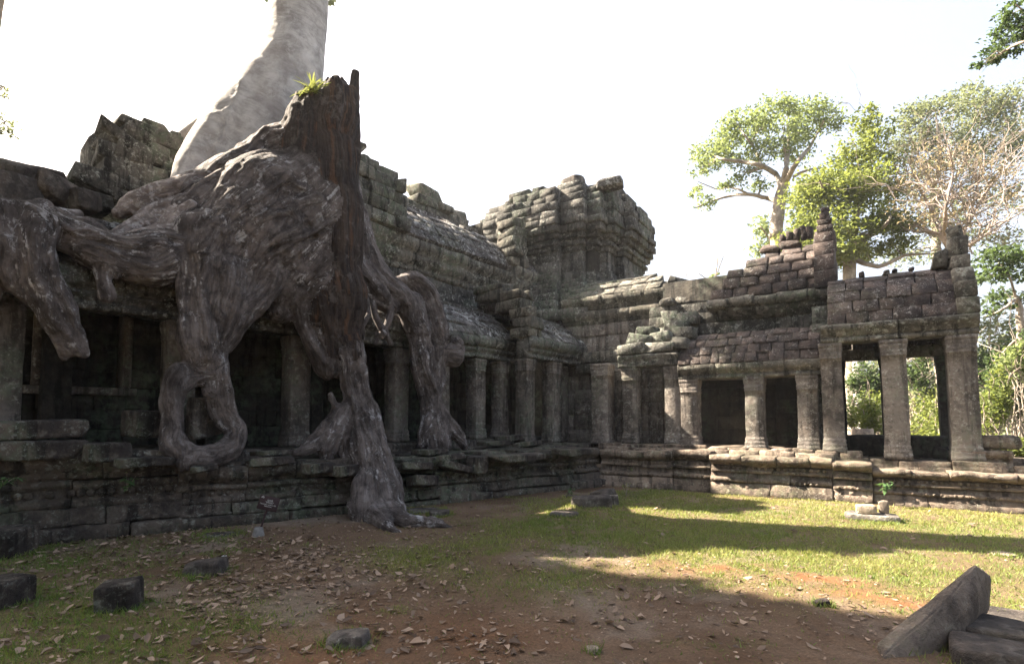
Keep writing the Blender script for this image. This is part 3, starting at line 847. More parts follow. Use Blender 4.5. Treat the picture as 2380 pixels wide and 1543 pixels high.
wall(mb, RF, -4.6, -4.05, -2.3, zsteps(1, 3.9, .42), .3)
wall(mb, RF, -2.75, -1.95, -2.2, zsteps(1, 3.9, .42), .3)
wall(mb, RF, -2.75, -1.95, -1.95, zsteps(1, 1.75, .38), .3)
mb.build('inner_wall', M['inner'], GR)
mb = MB()
wall(mb, RF, -5.0, -.55, -.98, [3.7, 4.02, 4.36], .6, .5, 1.0)
wall(mb, RF, -5.2, -3.3, -1.2, [4.36, 4.7, 5.0], .6, .5, .9, nj=.04)
course(mb, RF, -4.9, -3.5, -1.2, 5.0, 5.25, .6, .4, .8, .05, .03, .05, drop=.3)
FG = Frame((-.72, 14.5, 0), (0, 1, 0), (1, 0, 0))
wall(mb, FG, .9, 2.0, 0, zsteps(1.0, 4.4, .45), .35)
course(mb, RF, -.92, -.55, .12, 2.7, 3.1, .4, .3, .5); course(mb, RF, -.92, -.55, .02, 3.1, 3.5, .4, .3, .5); course(mb, RF, -.92, -.55, -.1, 3.5, 3.95, .4, .3, .5); course(mb, RF, -.92, -.52, -.3, 3.95, 4.4, .6, .3, .5)
mb.build('upper_wall', M['wall'], GR)
mb = MB()
prof(mb, RF, -3.15, -.5, [(-.98, 4.34), (-.92, 4.36), (-.70, 4.52), (-.66, 4.62), (-1.2, 4.62), (-1.5, 4.34)], .7, 1.4, .14, .018, .02)
prof(mb, RF, -3.4, -.45, [(-.9, 4.63), (-.62, 4.63), (-.54, 4.70), (-.52, 4.80), (-.58, 4.88), (-.74, 4.93), (-1.5, 4.93), (-1.5, 4.63)], .5, .9, .12, .024, .02)
mb.build('cornice', M['moss'], GR)
mb = MB()
roof(mb, RF, -3.4, -.55, [(-.72, 4.92), (-.78, 5.20), (-.88, 5.48), (-1.02, 5.76), (-1.2, 6.02), (-1.42, 6.26)], .36, .62, .34, ch=.04, nj=.02,
     starts=[-3.35, -3.05, -2.95, -2.5, -2.05])
roof(mb, RF, -3.4, -.55, [(-2.9, 5.2), (-2.8, 5.5), (-2.6, 5.8), (-2.3, 6.1), (-1.9, 6.26)], .4, .7, .34, starts=[-3.3, -3, -2.6, -2.0])
course(mb, RF, -2.15, -1.2, -1.3, 6.22, 6.42, .5, .3, .5, .06, .03, .04)
mb.build('vault', M['roofr'], GR)
mb = MB()
for a, h in ((-1.62, .20), (-1.45, .24), (-1.29, .32), (-1.13, .36), (-.98, .30)):
    mb = MB(); mb.block(RF(a, -1.5, 6.42 + h / 2), RF.U, UP, RF.N, (.15, h, .2), .03, .015, .04)
    mb.build('ridge_finial', M['roofr'], GR)
mb = MB()
for z0, z1, n0, w in ((4.9, 5.3, -.45, 1.5), (5.3, 5.7, -.55, 1.3), (5.7, 6.05, -.75, 1.0), (6.05, 6.35, -.9, .8)):
    course(mb, RF, -.88, -.42, n0, z0, z1, w, .3, .5, .015, .02, .03)
z = 6.35
for k in range(4):
    w = .34 - .062 * k; h = .16
    mb.block(RF(-.62 + .006 * k, -1.0, z + h / 2), RF.U, UP, RF.N, (w, h + .012, w), .014, .012, .015); z += h
mb.build('spire_gable', M['roofr'], GR)
mb = MB(); boxq(mb, RF, -4.8, -.8, -3.0, -1.25, 3.9, 5.7); boxq(mb, RF, -7.6, -.6, -3.2, -2.3, .5, 4.0)
boxq(mb, RF, -4.0, -.9, -1.3, .0, 3.15, 3.5)
mb.build('core', M['inner'], GR)

# ------------------------------------------------------------------ open portico at the end of the wing
PO = thing('stone_portico', 'open stone portico with tall square pillars and a dark stone roof beside the low gallery', 'building', (.6, 14.0, .87))
for a, n, w, z0 in ((-.52, .42, .40, .98), (.62, .42, .44, .87), (1.74, .42, .46, .87)):
    pillar_mesh(RF, a, n, z0, 3.40, w, (rnd.uniform(-.012, -.004), 0), taper=.0).build('pillar', M['pillarR'], PO)
for a, n, w in ((-.50, -1.75, .36), (.62, -1.75, .38), (1.74, -1.75, .38)):
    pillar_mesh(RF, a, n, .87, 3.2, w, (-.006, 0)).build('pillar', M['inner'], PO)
mb = MB()
prof(mb, RF, -.72, 2.02, [(.42, 3.40), (.46, 3.42), (.46, 3.50), (.42, 3.52), (.48, 3.56), (.48, 3.62), (.52, 3.66), (.56, 3.76), (.50, 3.80), (-.05, 3.80), (-.05, 3.40)], 1.2, 1.7, .12, .012, .014)
prof(mb, RF, -.72, 2.02, [(-1.7, 3.20), (-1.7, 3.46), (-2.15, 3.46), (-2.15, 3.20)], 1.0, 1.6, .2, .012, .012)
for a in (-.52, .62, 1.74): boxq(mb, RF, a - .16, a + .16, -1.7, -.05, 3.46, 3.78)
mb.build('lintel', M['moss'], PO)
mb = MB()
roof(mb, RF, -.58, 1.72, [(.44, 3.80), (.38, 4.06), (.28, 4.33), (.10, 4.60), (-.16, 4.84), (-.5, 5.0)], .3, .5, .22, ch=.018, nj=.010, ends=[1.72] * 5, starts=[-.58] * 5, jit=.006, shingle=.03)
roof(mb, RF, -.58, 1.72, [(-2.1, 3.5), (-1.9, 4.0), (-1.5, 4.5), (-1.0, 4.85), (-.5, 5.0)], .4, .7, .22)
boxq(mb, RF, -.5, 1.8, -1.8, .2, 3.7, 3.85)
mb.build('slab_roof', M['roofr'], PO)
mb = MB()
for a in np.arange(-.2, 1.35, .155):
    if rnd.random() < .8:
        mb = MB(); mb.block(RF(a, -.5, 5.04 + rnd.uniform(0, .04)), RF.U, UP, RF.N, (.11, rnd.uniform(.1, .2), .16), .03, .012, .05)
        mb.build('ridge_finial', M['roofr'], PO)
mb = MB()
for z0, z1, n0, w in ((3.80, 4.15, .52, 2.6), (4.15, 4.5, .40, 2.2), (4.5, 4.85, .15, 1.6), (4.85, 5.15, -.1, .9)):
    course(mb, RF, 1.66, 2.02, n0, z0, z1, w, .3, .5, .015, .02, .025)
mb.block(RF(1.84, -.45, 5.36), RF.U, UP, RF.N, (.32, .5, .56), .025, .03, .02); mb.block(RF(1.82, -.45, 5.66), RF.U, UP, RF.N, (.26, .3, .34), .03, .03, .04)
mb.block(RF(1.52, -.35, 5.1), RF.U, UP, RF.N, (.26, .3, .4), .02, .03, .03)
mb.build('end_gable', M['moss'], PO)
# ------------------------------------------------------------------ the strangling tree: smooth-blended limbs meshed from a distance field
class Limb:
    def __init__(s, name, pts, groove=.10, freq=1.0, seed=0, cut=None, flat=None, wobble=1.0):
        """pts: (px, py, n, radius in photo units) resolved to points and radii in metres"""
        s.name = name; s.groove = groove; s.seed = seed; s.cut = cut; s.freq = freq; s.flat = flat
        P, R = [], []
        for q in pts:
            w = np.asarray(q[0], float) if len(q) == 2 else at(q[0], q[1], n=q[2])
            r = q[1] if len(q) == 2 else q[3] * dist(w) / F
            P.append(w); R.append(r)
        P, R = np.array(P), np.array(R)
        # smooth the path (Catmull-Rom)
        if len(P) > 2:
            A = np.vstack([2 * P[0] - P[1], P, 2 * P[-1] - P[-2]]); B = np.concatenate([[R[0]], R, [R[-1]]])
            PP, RR = [], []
            for i in range(1, len(A) - 2):
                for t in np.linspace(0, 1, 4, endpoint=False):
                    f = lambda a, b, c, d: .5 * (2 * b + (c - a) * t + (2 * a - 5 * b + 4 * c - d) * t * t + (3 * b - a - 3 * c + d) * t ** 3)
                    PP.append(f(A[i - 1], A[i], A[i + 1], A[i + 2])); RR.append(max(.008, f(B[i - 1], B[i], B[i + 1], B[i + 2])))
            PP.append(P[-1]); RR.append(R[-1]); P, R = np.array(PP), np.array(RR)
            wob = np.stack([vnoise(P * 1.7 + seed, 50), vnoise(P * 1.7 + seed, 51), vnoise(P * 1.7 + seed, 52)], 1)
            P = P + wob * R[:, None] * .22 * wobble
            R = R * (1 + .14 * wobble * vnoise(P * 2.3 + seed, 53))
        s.P, s.R = P, R
        d = P[-1] - P[0]; d /= np.linalg.norm(d)
        e = np.cross(d, (0.3, .9, .2)); e /= np.linalg.norm(e)
        s.e1, s.e2, s.d = e, np.cross(d, e), d
        s.T = np.concatenate([[0], np.cumsum(np.linalg.norm(np.diff(P, axis=0), axis=1))])
        rr = np.random.default_rng(seed + 100)
        s.ks = [(k, rr.uniform(0, 6.28), rr.normal(0, .9), rr.uniform(.5, 1.2) / (1 + .18 * k)) for k in (2, 3, 5, 7, 9, 12, 17, 22)]
    def params(s, X, lo=0, hi=None):
        best = np.full(len(X), 1e9); bt = np.zeros(len(X)); br = np.ones(len(X)); bc = np.zeros((len(X), 3))
        for a, b, ra, rb, ta, tb in list(zip(s.P[:-1], s.P[1:], s.R[:-1], s.R[1:], s.T[:-1], s.T[1:]))[lo:hi]:
            ab = b - a; L2 = ab @ ab + 1e-9
            t = np.clip(((X - a) @ ab) / L2, 0, 1)
            c = a + t[:, None] * ab
            v = X - c
            if s.flat is not None:            # buttress-like limbs are thinner through the wall direction
                w = v @ s.flat[0]; v = v + np.outer(w * (s.flat[1] - 1), s.flat[0])
            r = ra + t * (rb - ra)
            d = np.sqrt((v ** 2).sum(1)) - r
            m_ = d < best
            best[m_] = d[m_]; bt[m_] = (ta + t * (tb - ta))[m_]; br[m_] = r[m_]; bc[m_] = v[m_]
        return best, bt, br, bc
    def dist(s, X, lo=0, hi=None):
        d, t, r, v = s.params(X, lo, hi)
        th = np.arctan2(v @ s.e2, v @ s.e1)
        n = 0
        for k, ph, sl, am in s.ks: n = n + am * np.sin(k * th + ph + sl * t * 1.3 / s.freq + .8 * np.sin(t * 2.1 + ph))
        d = d - n * s.groove * r * .38
        if s.cut is not None: d = np.maximum(d, s.cut(X))
        return d
    def bark(s, X):
        d, t, r, v = s.params(X)
        a, b = v @ s.e1, v @ s.e2
        return np.stack([a, b, t], 1)

def field_mesh(limbs, vox, blend, lump=.03):
    lo = np.min([l.P.min(0) - l.R.max() - .25 for l in limbs], 0); hi = np.max([l.P.max(0) + l.R.max() + .25 for l in limbs], 0)
    N = np.ceil((hi - lo) / vox).astype(int) + 1
    G = np.full(N, 9., np.float32); O = np.full(N, -1, np.int16); Bst = np.full(N, 9., np.float32)
    for k, l in enumerate(limbs):
        for a in range(0, len(l.P) - 1, 3):
            b = min(a + 4, len(l.P))
            seg = l.P[a:b]; r = l.R[a:b].max() * (1.0 if l.flat is None else 1.0) * 1.25 + blend + 2.5 * vox
            i0 = np.maximum(np.floor((seg.min(0) - r - lo) / vox).astype(int), 0); i1 = np.minimum(np.ceil((seg.max(0) + r - lo) / vox).astype(int) + 1, N)
            sl = tuple(slice(p, q) for p, q in zip(i0, i1))
            gr = np.stack(np.meshgrid(*[np.arange(p, q) for p, q in zip(i0, i1)], indexing='ij'), -1).reshape(-1, 3) * vox + lo
            d = l.dist(gr, max(0, a - 1), b).reshape(tuple(i1 - i0)).astype(np.float32)
            o_ = O[sl]; b_ = Bst[sl]
            # the same limb is only united with itself, different limbs blend
            same = o_ == k
            g_ = G[sl]
            bl = min(blend, 1.0 * float(np.mean(l.R)))
            h = np.maximum(bl - np.abs(g_ - d), 0) / bl
            sm = np.minimum(g_, d) - h * h * bl * .25
            sm = np.where(same, np.minimum(g_, d), sm)
            G[sl] = np.where(d < 8, sm, g_)
            m_ = d < b_
            b_[m_] = d[m_]; o_[m_] = k
    del Bst
    # surface nets
    S = G < 0
    c = S[:-1, :-1, :-1].astype(np.int8)
    cnt = sum(S[dx:N[0] - 1 + dx, dy:N[1] - 1 + dy, dz:N[2] - 1 + dz].astype(np.int8) for dx in (0, 1) for dy in (0, 1) for dz in (0, 1))
    act = (cnt > 0) & (cnt < 8)
    ci = np.argwhere(act)
    vid = np.full(act.shape, -1, np.int32); vid[act] = np.arange(len(ci))
    acc = np.zeros((len(ci), 3)); num = np.zeros(len(ci))
    cor = [np.array((dx, dy, dz)) for dx in (0, 1) for dy in (0, 1) for dz in (0, 1)]
    vals = {tuple(q): G[ci[:, 0] + q[0], ci[:, 1] + q[1], ci[:, 2] + q[2]] for q in cor}
    for q in cor:
        for ax in range(3):
            if q[ax] == 0:
                q2 = q.copy(); q2[ax] = 1
                a, b = vals[tuple(q)], vals[tuple(q2)]
                m_ = (a < 0) != (b < 0)
                t = np.where(m_, a / np.where(m_, a - b, 1), 0)
                pt = np.tile(q.astype(float), (len(ci), 1)); pt[:, ax] = t
                acc[m_] += pt[m_]; num[m_] += 1
    V = (ci + acc / np.maximum(num, 1)[:, None]) * vox + lo
    Q = []
    for ax in range(3):
        b, e = (ax + 1) % 3, (ax + 2) % 3
        s0 = [slice(1, -1)] * 3; s0[ax] = slice(0, -1)
        s1 = list(s0); s1[ax] = slice(1, None)
        A, B = S[tuple(s0)], S[tuple(s1)]
        for fl in (0, 1):
            ed = np.argwhere(A & ~B if fl == 0 else ~A & B)
            if not len(ed): continue
            off = np.ones(3, int); off[ax] = 0; ed = ed + off
            def vv(db, de):
                q = ed.copy(); q[:, b] -= db; q[:, e] -= de; return vid[q[:, 0], q[:, 1], q[:, 2]]
            q = np.stack([vv(1, 1), vv(0, 1), vv(0, 0), vv(1, 0)], 1)
            Q.append(q if fl == 0 else q[:, ::-1])
    Q = np.concatenate(Q)
    Q = Q[(Q >= 0).all(1)]
    own = O[ci[:, 0], ci[:, 1], ci[:, 2]]
    bark = np.zeros_like(V)
    for k, l in enumerate(limbs):
        m_ = own == k
        if m_.any(): bark[m_] = l.bark(V[m_])
    # lumps and fine ribs
    nr = np.zeros_like(V); fn = np.cross(V[Q[:, 2]] - V[Q[:, 0]], V[Q[:, 3]] - V[Q[:, 1]])
    for k in range(4): np.add.at(nr, Q[:, k], fn)
    nr /= np.linalg.norm(nr, axis=1, keepdims=True) + 1e-9
    rib = vnoise(bark * np.array((13, 13, 1.6)), 61)
    V = V + nr * (lump * (fbm(V * 3.2, 62) + .5 * rib + .55 * vnoise(V * 9, 64)))[:, None]
    return V, Q, own, bark, nr

def limb_parts(limbs, V, Q, own, bark, parent, mats, names, base):
    groups = sorted(set(l.name for l in limbs))
    gi = np.array([groups.index(l.name) for l in limbs])[np.clip(own, 0, None)]
    fo = gi[Q[:, 0]]
    out = {}
    for k, gname in enumerate(groups):
        q = Q[fo == k]
        if len(q) < 20: continue
        u, inv = np.unique(q, return_inverse=True)
        me = mesh_np(names[gname], V[u], [inv.reshape(-1, 4)], {'bark': bark[u]}, True)
        out[gname] = obj(names[gname], me, mats.get(gname, M['root']), parent)
    return out

WN = LF.N
TR = thing('spung_tree', 'huge tree with pale leaning trunk and grey roots gripping the gallery roof', 'tree', at(697, 430, n=-1.6))
trunk = [
    Limb('trunk', [(716, -330, -1.5, 58), (706, -170, -1.5, 61), (696, 0, -1.5, 66), (684, 100, -1.5, 70), (660, 200, -1.5, 86), (612, 300, -1.5, 104), (560, 385, -1.4, 104), (505, 470, -1.2, 86)], .012, 4, 1, wobble=.12),
    Limb('trunk', [(628, 140, -1.3, 20), (575, 215, -1.3, 32), (512, 295, -1.2, 42), (462, 370, -1.05, 42), (428, 430, -.9, 30), (398, 472, -.8, 24)], .03, 3., 2, wobble=.3),
    Limb('trunk', [(640, 130, -1.9, 40), (585, 210, -2.2, 40), (510, 280, -2.5, 36), (440, 320, -2.9, 26), (405, 340, -3.1, 14)], .03, 3., 3, wobble=.4),
    Limb('trunk', [(690, 300, -1.4, 60), (650, 420, -1.2, 70), (600, 500, -.8, 70)], .03, 3., 4, wobble=.3),
]
V, Q, own, bark, nr = field_mesh(trunk, .055, .22, .006)
limb_parts(trunk, V, Q, own, bark, TR, {'trunk': M['trunk']}, {'trunk': 'trunk'}, None)
tp = at(722, -330, n=-1.5)
mb_t = MB()

cutz = lambda X: X[:, 2] - (8.72 + .20 * vnoise(X * np.array((3., 3., .6)), 71) + .07 * vnoise(X * np.array((17., 17., 2.)), 72) + .10 * np.maximum(vnoise(X * np.array((8., 8., .6)), 73), 0) - .35 * smooth(-.05, -.55, (X - at(760, 190, n=.35)) @ LF.U))
stump_l = [
    Limb('stem', [(764, 165, .35, 60), (763, 230, .35, 63), (762, 300, .38, 62), (760, 420, .42, 70), (766, 560, .48, 70), (778, 680, .6, 60), (788, 770, .75, 47), (803, 830, .92, 38)], .17, 3.5, 5, cutz),
    Limb('stem', [(712, 225, .2, 30), (705, 300, .25, 44), (700, 400, .3, 55), (705, 520, .36, 60), (720, 640, .42, 58), (745, 740, .6, 42)], .13, 3., 6, cutz),
    Limb('stem', [(826, 172, .40, 9), (824, 240, .42, 13), (822, 400, .55, 13), (818, 560, .72, 12), (832, 690, .95, 12), (826, 760, 1.0, 9), (832, 835, 1.05, 8)], .06, 2, 7),
    Limb('stem', [(735, 600, .80, 9), (748, 700, .92, 11), (765, 770, 1.0, 9), (772, 830, 1.02, 7)], .06, 2, 8),
    # the great plate of wood spreading down to the left
    Limb('plate', [(690, 330, .1, 40), (620, 345, -.05, 40), (560, 388, -.15, 40), (500, 420, -.25, 42), (450, 452, -.3, 46)], .035, 1, 9, None),
    Limb('plate', [(590, 408, .02, 40), (530, 440, .04, 44), (480, 470, .08, 44), (440, 490, .1, 36)], .03, 1, 43),
    Limb('plate', [(720, 400, .25, 70), (640, 455, .2, 85), (560, 520, .25, 84), (490, 575, .4, 66)], .06, 1, 10),
    Limb('plate', [(735, 500, .35, 80), (670, 560, .38, 88), (600, 610, .42, 74), (560, 680, .52, 52)], .11, 1, 11),
    Limb('plate', [(750, 610, .45, 72), (700, 650, .45, 70), (660, 690, .42, 46), (650, 720, .4, 32)], .11, 1, 12),
    Limb('plate', [(745, 700, .55, 52), (715, 735, .5, 36), (735, 790, .62, 34), (760, 850, .8, 30)], .11, 1, 13),
    Limb('plate', [(655, 560, .62, 20), (622, 640, .68, 26), (590, 690, .66, 34), (545, 740, .66, 38), (505, 790, .68, 36)], .10, 1, 14),
    Limb('plate', [(560, 500, .55, 26), (500, 530, .66, 30), (470, 580, .7, 30)], .10, 1, 41),
    Limb('plate', [(590, 620, .7, 22), (555, 670, .72, 24), (570, 700, .74, 12)], .10, 1, 42),
    # legs
    Limb('arch_root', [(478, 545, .45, 56), (462, 620, .62, 44), (452, 700, .68, 38), (458, 770, .72, 42), (474, 826, .74, 40), (486, 838, .74, 34)], .11, 1, 15),
    Limb('arch_root', [(520, 640, .6, 46), (508, 720, .68, 44), (494, 800, .72, 38)], .11, 1, 16),
    Limb('arch_root', [(492, 830, .74, 24), (505, 880, .8, 24), (516, 930, .84, 25), (528, 970, .88, 23), (552, 1010, .98, 24), (542, 1045, 1.06, 27), (495, 1060, 1.12, 25), (452, 1068, 1.18, 22), (432, 1078, 1.25, 18)], .10, .8, 17),
    Limb('arch_root', [(418, 862, .78, 20), (404, 890, .80, 26), (396, 930, .84, 25), (400, 975, .9, 24), (396, 1025, 1.0, 26), (412, 1052, 1.1, 24)], .11, .8, 18),
    Limb('arch_root', [(418, 866, .78, 16), (446, 858, .76, 14), (478, 846, .74, 18)], .1, .8, 19),
    Limb('arch_root', [(412, 892, .80, 20), (446, 880, .80, 17), (492, 872, .80, 20)], .1, .8, 44),
    Limb('arch_root', [(402, 1030, 1.0, 22), (440, 1052, 1.12, 18), (470, 1062, 1.15, 16)], .1, .8, 20),
    Limb('arch_root', [(480, 905, .84, 10), (486, 912, .86, 14)], .05, .8, 21),
    # central leg down to the ground
    Limb('central_leg', [(802, 800, .88, 32), (816, 850, .98, 28), (830, 910, 1.12, 30), (842, 970, 1.32, 34), (858, 1035, 1.65, 39), (874, 1100, 2.0, 46), (886, 1160, 2.30, 44), (900, 1205, 2.5, 46)], .12, 1, 23),
    Limb('central_leg', [(880, 1100, 2.1, 26), (912, 1120, 2.2, 20), (925, 1150, 2.3, 12)], .12, 1, 24),
    Limb('central_leg', [(850, 1130, 2.15, 34), (848, 1185, 2.42, 36), (850, 1212, 2.5, 30)], .12, 1, 25),
    Limb('central_leg', [(902, 1185, 2.45, 26), (at(945, 1208, z=.08), .13), (at(985, 1213, z=.06), .10), (at(1020, 1219, z=.04), .08), (at(1050, 1226, z=-.01), .03)], .14, 1, 26),
    Limb('central_leg', [(870, 1190, 2.5, 26), (at(905, 1224, z=.04), .08), (at(930, 1238, z=-.02), .03)], .12, 1, 45),
    Limb('central_leg', [(985, 1205, 2.62, 6), (at(1010, 1206, z=.07), .05), (at(1030, 1212, z=.02), .03)], .12, 1, 46),
    Limb('central_leg', [(826, 925, 1.1, 20), (795, 968, 1.12, 21), (768, 1000, 1.12, 22), (725, 1035, 1.14, 17), (690, 1052, 1.15, 9)], .12, 1, 27),
    Limb('central_leg', [(795, 960, 1.15, 22), (770, 1010, 1.18, 22), (758, 1062, 1.25, 15)], .12, 1, 28),
    Limb('central_leg', [(830, 980, 1.3, 28), (815, 1040, 1.4, 26), (812, 1076, 1.5, 20)], .12, 1, 29),
    Limb('central_leg', [(790, 960, 1.1, 9), (775, 935, 1.08, 8), (768, 916, 1.08, 6)], .1, 1, 30),
    # right hand spread over the roof
    Limb('roof_root', [(812, 430, .05, 28), (826, 510, .1, 36), (846, 585, .2, 40), (876, 640, .34, 40), (915, 680, .42, 36), (948, 715, .48, 30), (968, 770, .55, 28)], .09, 1, 31),
    Limb('roof_root', [(826, 600, .4, 22), (850, 650, .45, 30), (880, 690, .48, 28), (905, 712, .5, 18)], .09, 1, 32),
    Limb('roof_root', [(925, 655, .15, 14), (962, 655, .2, 22), (990, 690, .34, 28), (1008, 740, .48, 26), (1020, 790, .6, 22), (1024, 830, .66, 20)], .09, 1, 33),
    Limb('roof_root', [(958, 700, .45, 26), (972, 770, .55, 27), (982, 840, .62, 27), (994, 900, .68, 25), (1002, 935, .74, 24), (1012, 985, .86, 30), (1018, 1032, .96, 34)], .10, 1, 34),
    Limb('roof_root', [(1018, 820, .66, 20), (1014, 880, .68, 20), (1006, 930, .74, 20)], .10, 1, 35),
    Limb('roof_root', [(1010, 940, .78, 18), (1040, 985, .95, 18), (1066, 1015, 1.08, 14), (1080, 1040, 1.15, 9)], .10, 1, 36),
    Limb('roof_root', [(1000, 960, .82, 16), (984, 1000, .92, 12), (980, 1036, .98, 9)], .10, 1, 37),
    Limb('burl', [(1044, 826, .72, 27), (1052, 828, .74, 28)], .05, 1, 38),
    Limb('burl', [(1060, 800, .72, 18), (1066, 810, .74, 16)], .25, 1, 39),
]
def strands(limbs, per, seed0, skip=()):
    out = []
    for q, l in enumerate(limbs):
        if l.name in skip or l.R.mean() < .11: continue
        n_ = per if l.R.mean() < .3 else per + 3
        for k in range(n_):
            i0 = rnd.randint(0, max(0, len(l.P) // 3)); i1 = len(l.P) - rnd.randint(0, max(0, len(l.P) // 4))
            if i1 - i0 < 4: continue
            P = l.P[i0:i1:2]; R = l.R[i0:i1:2]
            d = np.gradient(P, axis=0); d /= np.linalg.norm(d, axis=1, keepdims=True)
            vv = EYEP - P; vv = vv - (vv * d).sum(1, keepdims=True) * d; vv /= np.linalg.norm(vv, axis=1, keepdims=True)
            ww = np.cross(d, vv)
            a = rnd.uniform(-1.25, 1.25) + np.cumsum(RNG.normal(0, .16, len(P)))
            r = rnd.uniform(.028, .085)
            C = P + (vv * np.cos(a)[:, None] + ww * np.sin(a)[:, None]) * (R * rnd.uniform(.93, 1.03))[:, None]
            s_ = Limb(l.name, [(c_, r * t) for c_, t in zip(C, np.linspace(1.15, .55, len(C)))], .05, 1, seed0 + q * 7 + k, wobble=.5)
            out.append(s_)
    return out
stump_l += strands(stump_l, 3, 300, ('burl', 'stem'))
ST = thing('tree_stump', 'tall dark broken stump with roots arching over the gallery roof and terrace', 'stump', at(890, 1205, z=0))
V, Q, own, bark, nr = field_mesh(stump_l, .031, .12, .026)
pn = {'stem': 'broken_stem', 'plate': 'root_plate', 'arch_root': 'arched_root', 'central_leg': 'standing_root', 'roof_root': 'spreading_root', 'burl': 'burl'}
limb_parts(stump_l, V, Q, own, bark, ST, {'stem': M['rotten']}, pn, None)

left_l = [
    Limb('rim', [(505, 415, -.45, 26), (450, 438, -.4, 34), (395, 452, -.4, 32), (345, 464, -.4, 28), (305, 478, -.42, 24), (278, 494, -.45, 16)], .1, 1, 51),
    Limb('rim', [(430, 480, -.2, 34), (370, 500, -.25, 30), (330, 522, -.2, 24), (290, 545, -.1, 20), (262, 565, 0, 18)], .1, 1, 52),
    Limb('rim', [(470, 500, .1, 40), (420, 530, .1, 36), (380, 556, .15, 34), (330, 570, .2, 34)], .1, 1, 53),
    Limb('beam_root', [(470, 575, .35, 50), (410, 590, .38, 52), (350, 592, .4, 50), (285, 585, .4, 46), (220, 570, .36, 44), (165, 548, .3, 38), (110, 520, .2, 34), (60, 500, .15, 34), (0, 498, .1, 34), (-70, 505, .1, 34)], .11, 1, 54),
    Limb('beam_root', [(425, 602, .5, 32), (370, 628, .52, 26), (310, 630, .5, 24), (255, 612, .48, 28), (215, 590, .42, 30)], .11, 1, 55),
    Limb('beam_root', [(215, 540, .1, 24), (165, 525, .0, 18), (120, 500, -.05, 16), (180, 500, -.2, 12)], .11, 1, 56),
    Limb('hanging_root', [(60, 490, .25, 26), (85, 520, .36, 34), (82, 575, .44, 40), (100, 640, .5, 42), (125, 700, .54, 40), (150, 755, .58, 35), (175, 800, .6, 26), (193, 822, .62, 15)], .12, 1, 57),
    Limb('hanging_root', [(150, 780, .58, 20), (152, 815, .58, 14), (153, 832, .58, 9)], .1, 1, 58),
    Limb('hanging_root', [(98, 480, .2, 22), (72, 500, .42, 14), (70, 540, .52, 15), (68, 590, .54, 15), (92, 650, .58, 18)], .1, 1, 59),
    Limb('hanging_root', [(20, 500, .2, 40), (12, 560, .3, 44), (18, 610, .36, 38), (40, 650, .4, 28), (70, 690, .44, 18), (85, 708, .46, 12)], .12, 1, 60),
    Limb('hanging_root', [(-30, 510, .2, 44), (-45, 600, .3, 46), (-40, 680, .3, 36)], .12, 1, 61),
    Limb('small_root', [(246, 596, .5, 18), (242, 640, .54, 14), (247, 672, .56, 15), (250, 684, .56, 18)], .08, 1, 62),
    Limb('small_root', [(272, 612, .5, 7), (270, 640, .54, 6), (272, 648, .54, 5)], .05, 1, 63),
    Limb('small_root', [(388, 628, .5, 6), (384, 646, .55, 5), (378, 650, .56, 4)], .05, 1, 64),
]
left_l += strands(left_l, 3, 600, ('small_root',))
V, Q, own, bark, nr = field_mesh(left_l, .031, .11, .024)
limb_parts(left_l, V, Q, own, bark, TR, {'rim': M['rootpale']}, {'rim': 'crest_root', 'beam_root': 'roof_root', 'hanging_root': 'hanging_root', 'small_root': 'stub_root'}, None)

# thin hanging rootlets, one mesh per bunch
def tubes(paths, sides=6):
    V, Q, Bk = [], [], []; n0 = 0
    for P, R in paths:
        P = np.asarray(P, float); R = np.asarray(R, float); k = len(P)
        d = np.gradient(P, axis=0); d /= np.linalg.norm(d, axis=1, keepdims=True) + 1e-9
        ref = np.where(np.abs(d[:, 2:3]) < .9, UP[None], np.array([[1., 0, 0]]))
        e1 = np.cross(d, ref); e1 /= np.linalg.norm(e1, axis=1, keepdims=True) + 1e-9; e2 = np.cross(d, e1)
        T = np.concatenate([[0], np.cumsum(np.linalg.norm(np.diff(P, axis=0), axis=1))])
        a = np.arange(sides) / sides * 2 * math.pi
        off = (np.cos(a)[None, :, None] * e1[:, None] + np.sin(a)[None, :, None] * e2[:, None]) * R[:, None, None]
        V.append((P[:, None] + off).reshape(-1, 3))
        b = np.empty((k, sides, 3)); b[..., 0] = np.cos(a) * R[:, None]; b[..., 1] = np.sin(a) * R[:, None]; b[..., 2] = T[:, None]
        Bk.append(b.reshape(-1, 3))
        i, j = np.meshgrid(np.arange(k - 1), np.arange(sides), indexing='ij'); i, j = i.ravel(), j.ravel(); j2 = (j + 1) % sides
        Q.append(np.stack([i * sides + j, i * sides + j2, (i + 1) * sides + j2, (i + 1) * sides + j], 1) + n0)
        n0 += k * sides
    return np.concatenate(V), np.concatenate(Q), np.concatenate(Bk)

def rootlet(pts, k=10):
    P = np.array([at(a, b, n=c) for a, b, c, r in pts]); R = np.array([r * dist(p) / F for p, (_, _, _, r) in zip(P, pts)])
    t = np.linspace(0, len(P) - 1, k); i = np.clip(np.floor(t).astype(int), 0, len(P) - 2); f = (t - i)[:, None]
    return P[i] * (1 - f) + P[i + 1] * f, R[i] * (1 - f[:, 0]) + R[i + 1] * f[:, 0]
paths = [rootlet(p) for p in (
    [(905, 700, .62, 10), (908, 730, .66, 9), (895, 768, .7, 8), (908, 800, .72, 5)],
    [(893, 765, .7, 7), (878, 785, .7, 6), (872, 800, .7, 4)],
    [(865, 700, .6, 9), (872, 735, .66, 8), (888, 765, .7, 9)],
    [(850, 690, .6, 8), (856, 730, .66, 7), (842, 760, .7, 6), (845, 790, .7, 4)],
    [(880, 770, .72, 12), (892, 780, .72, 11)],
)]
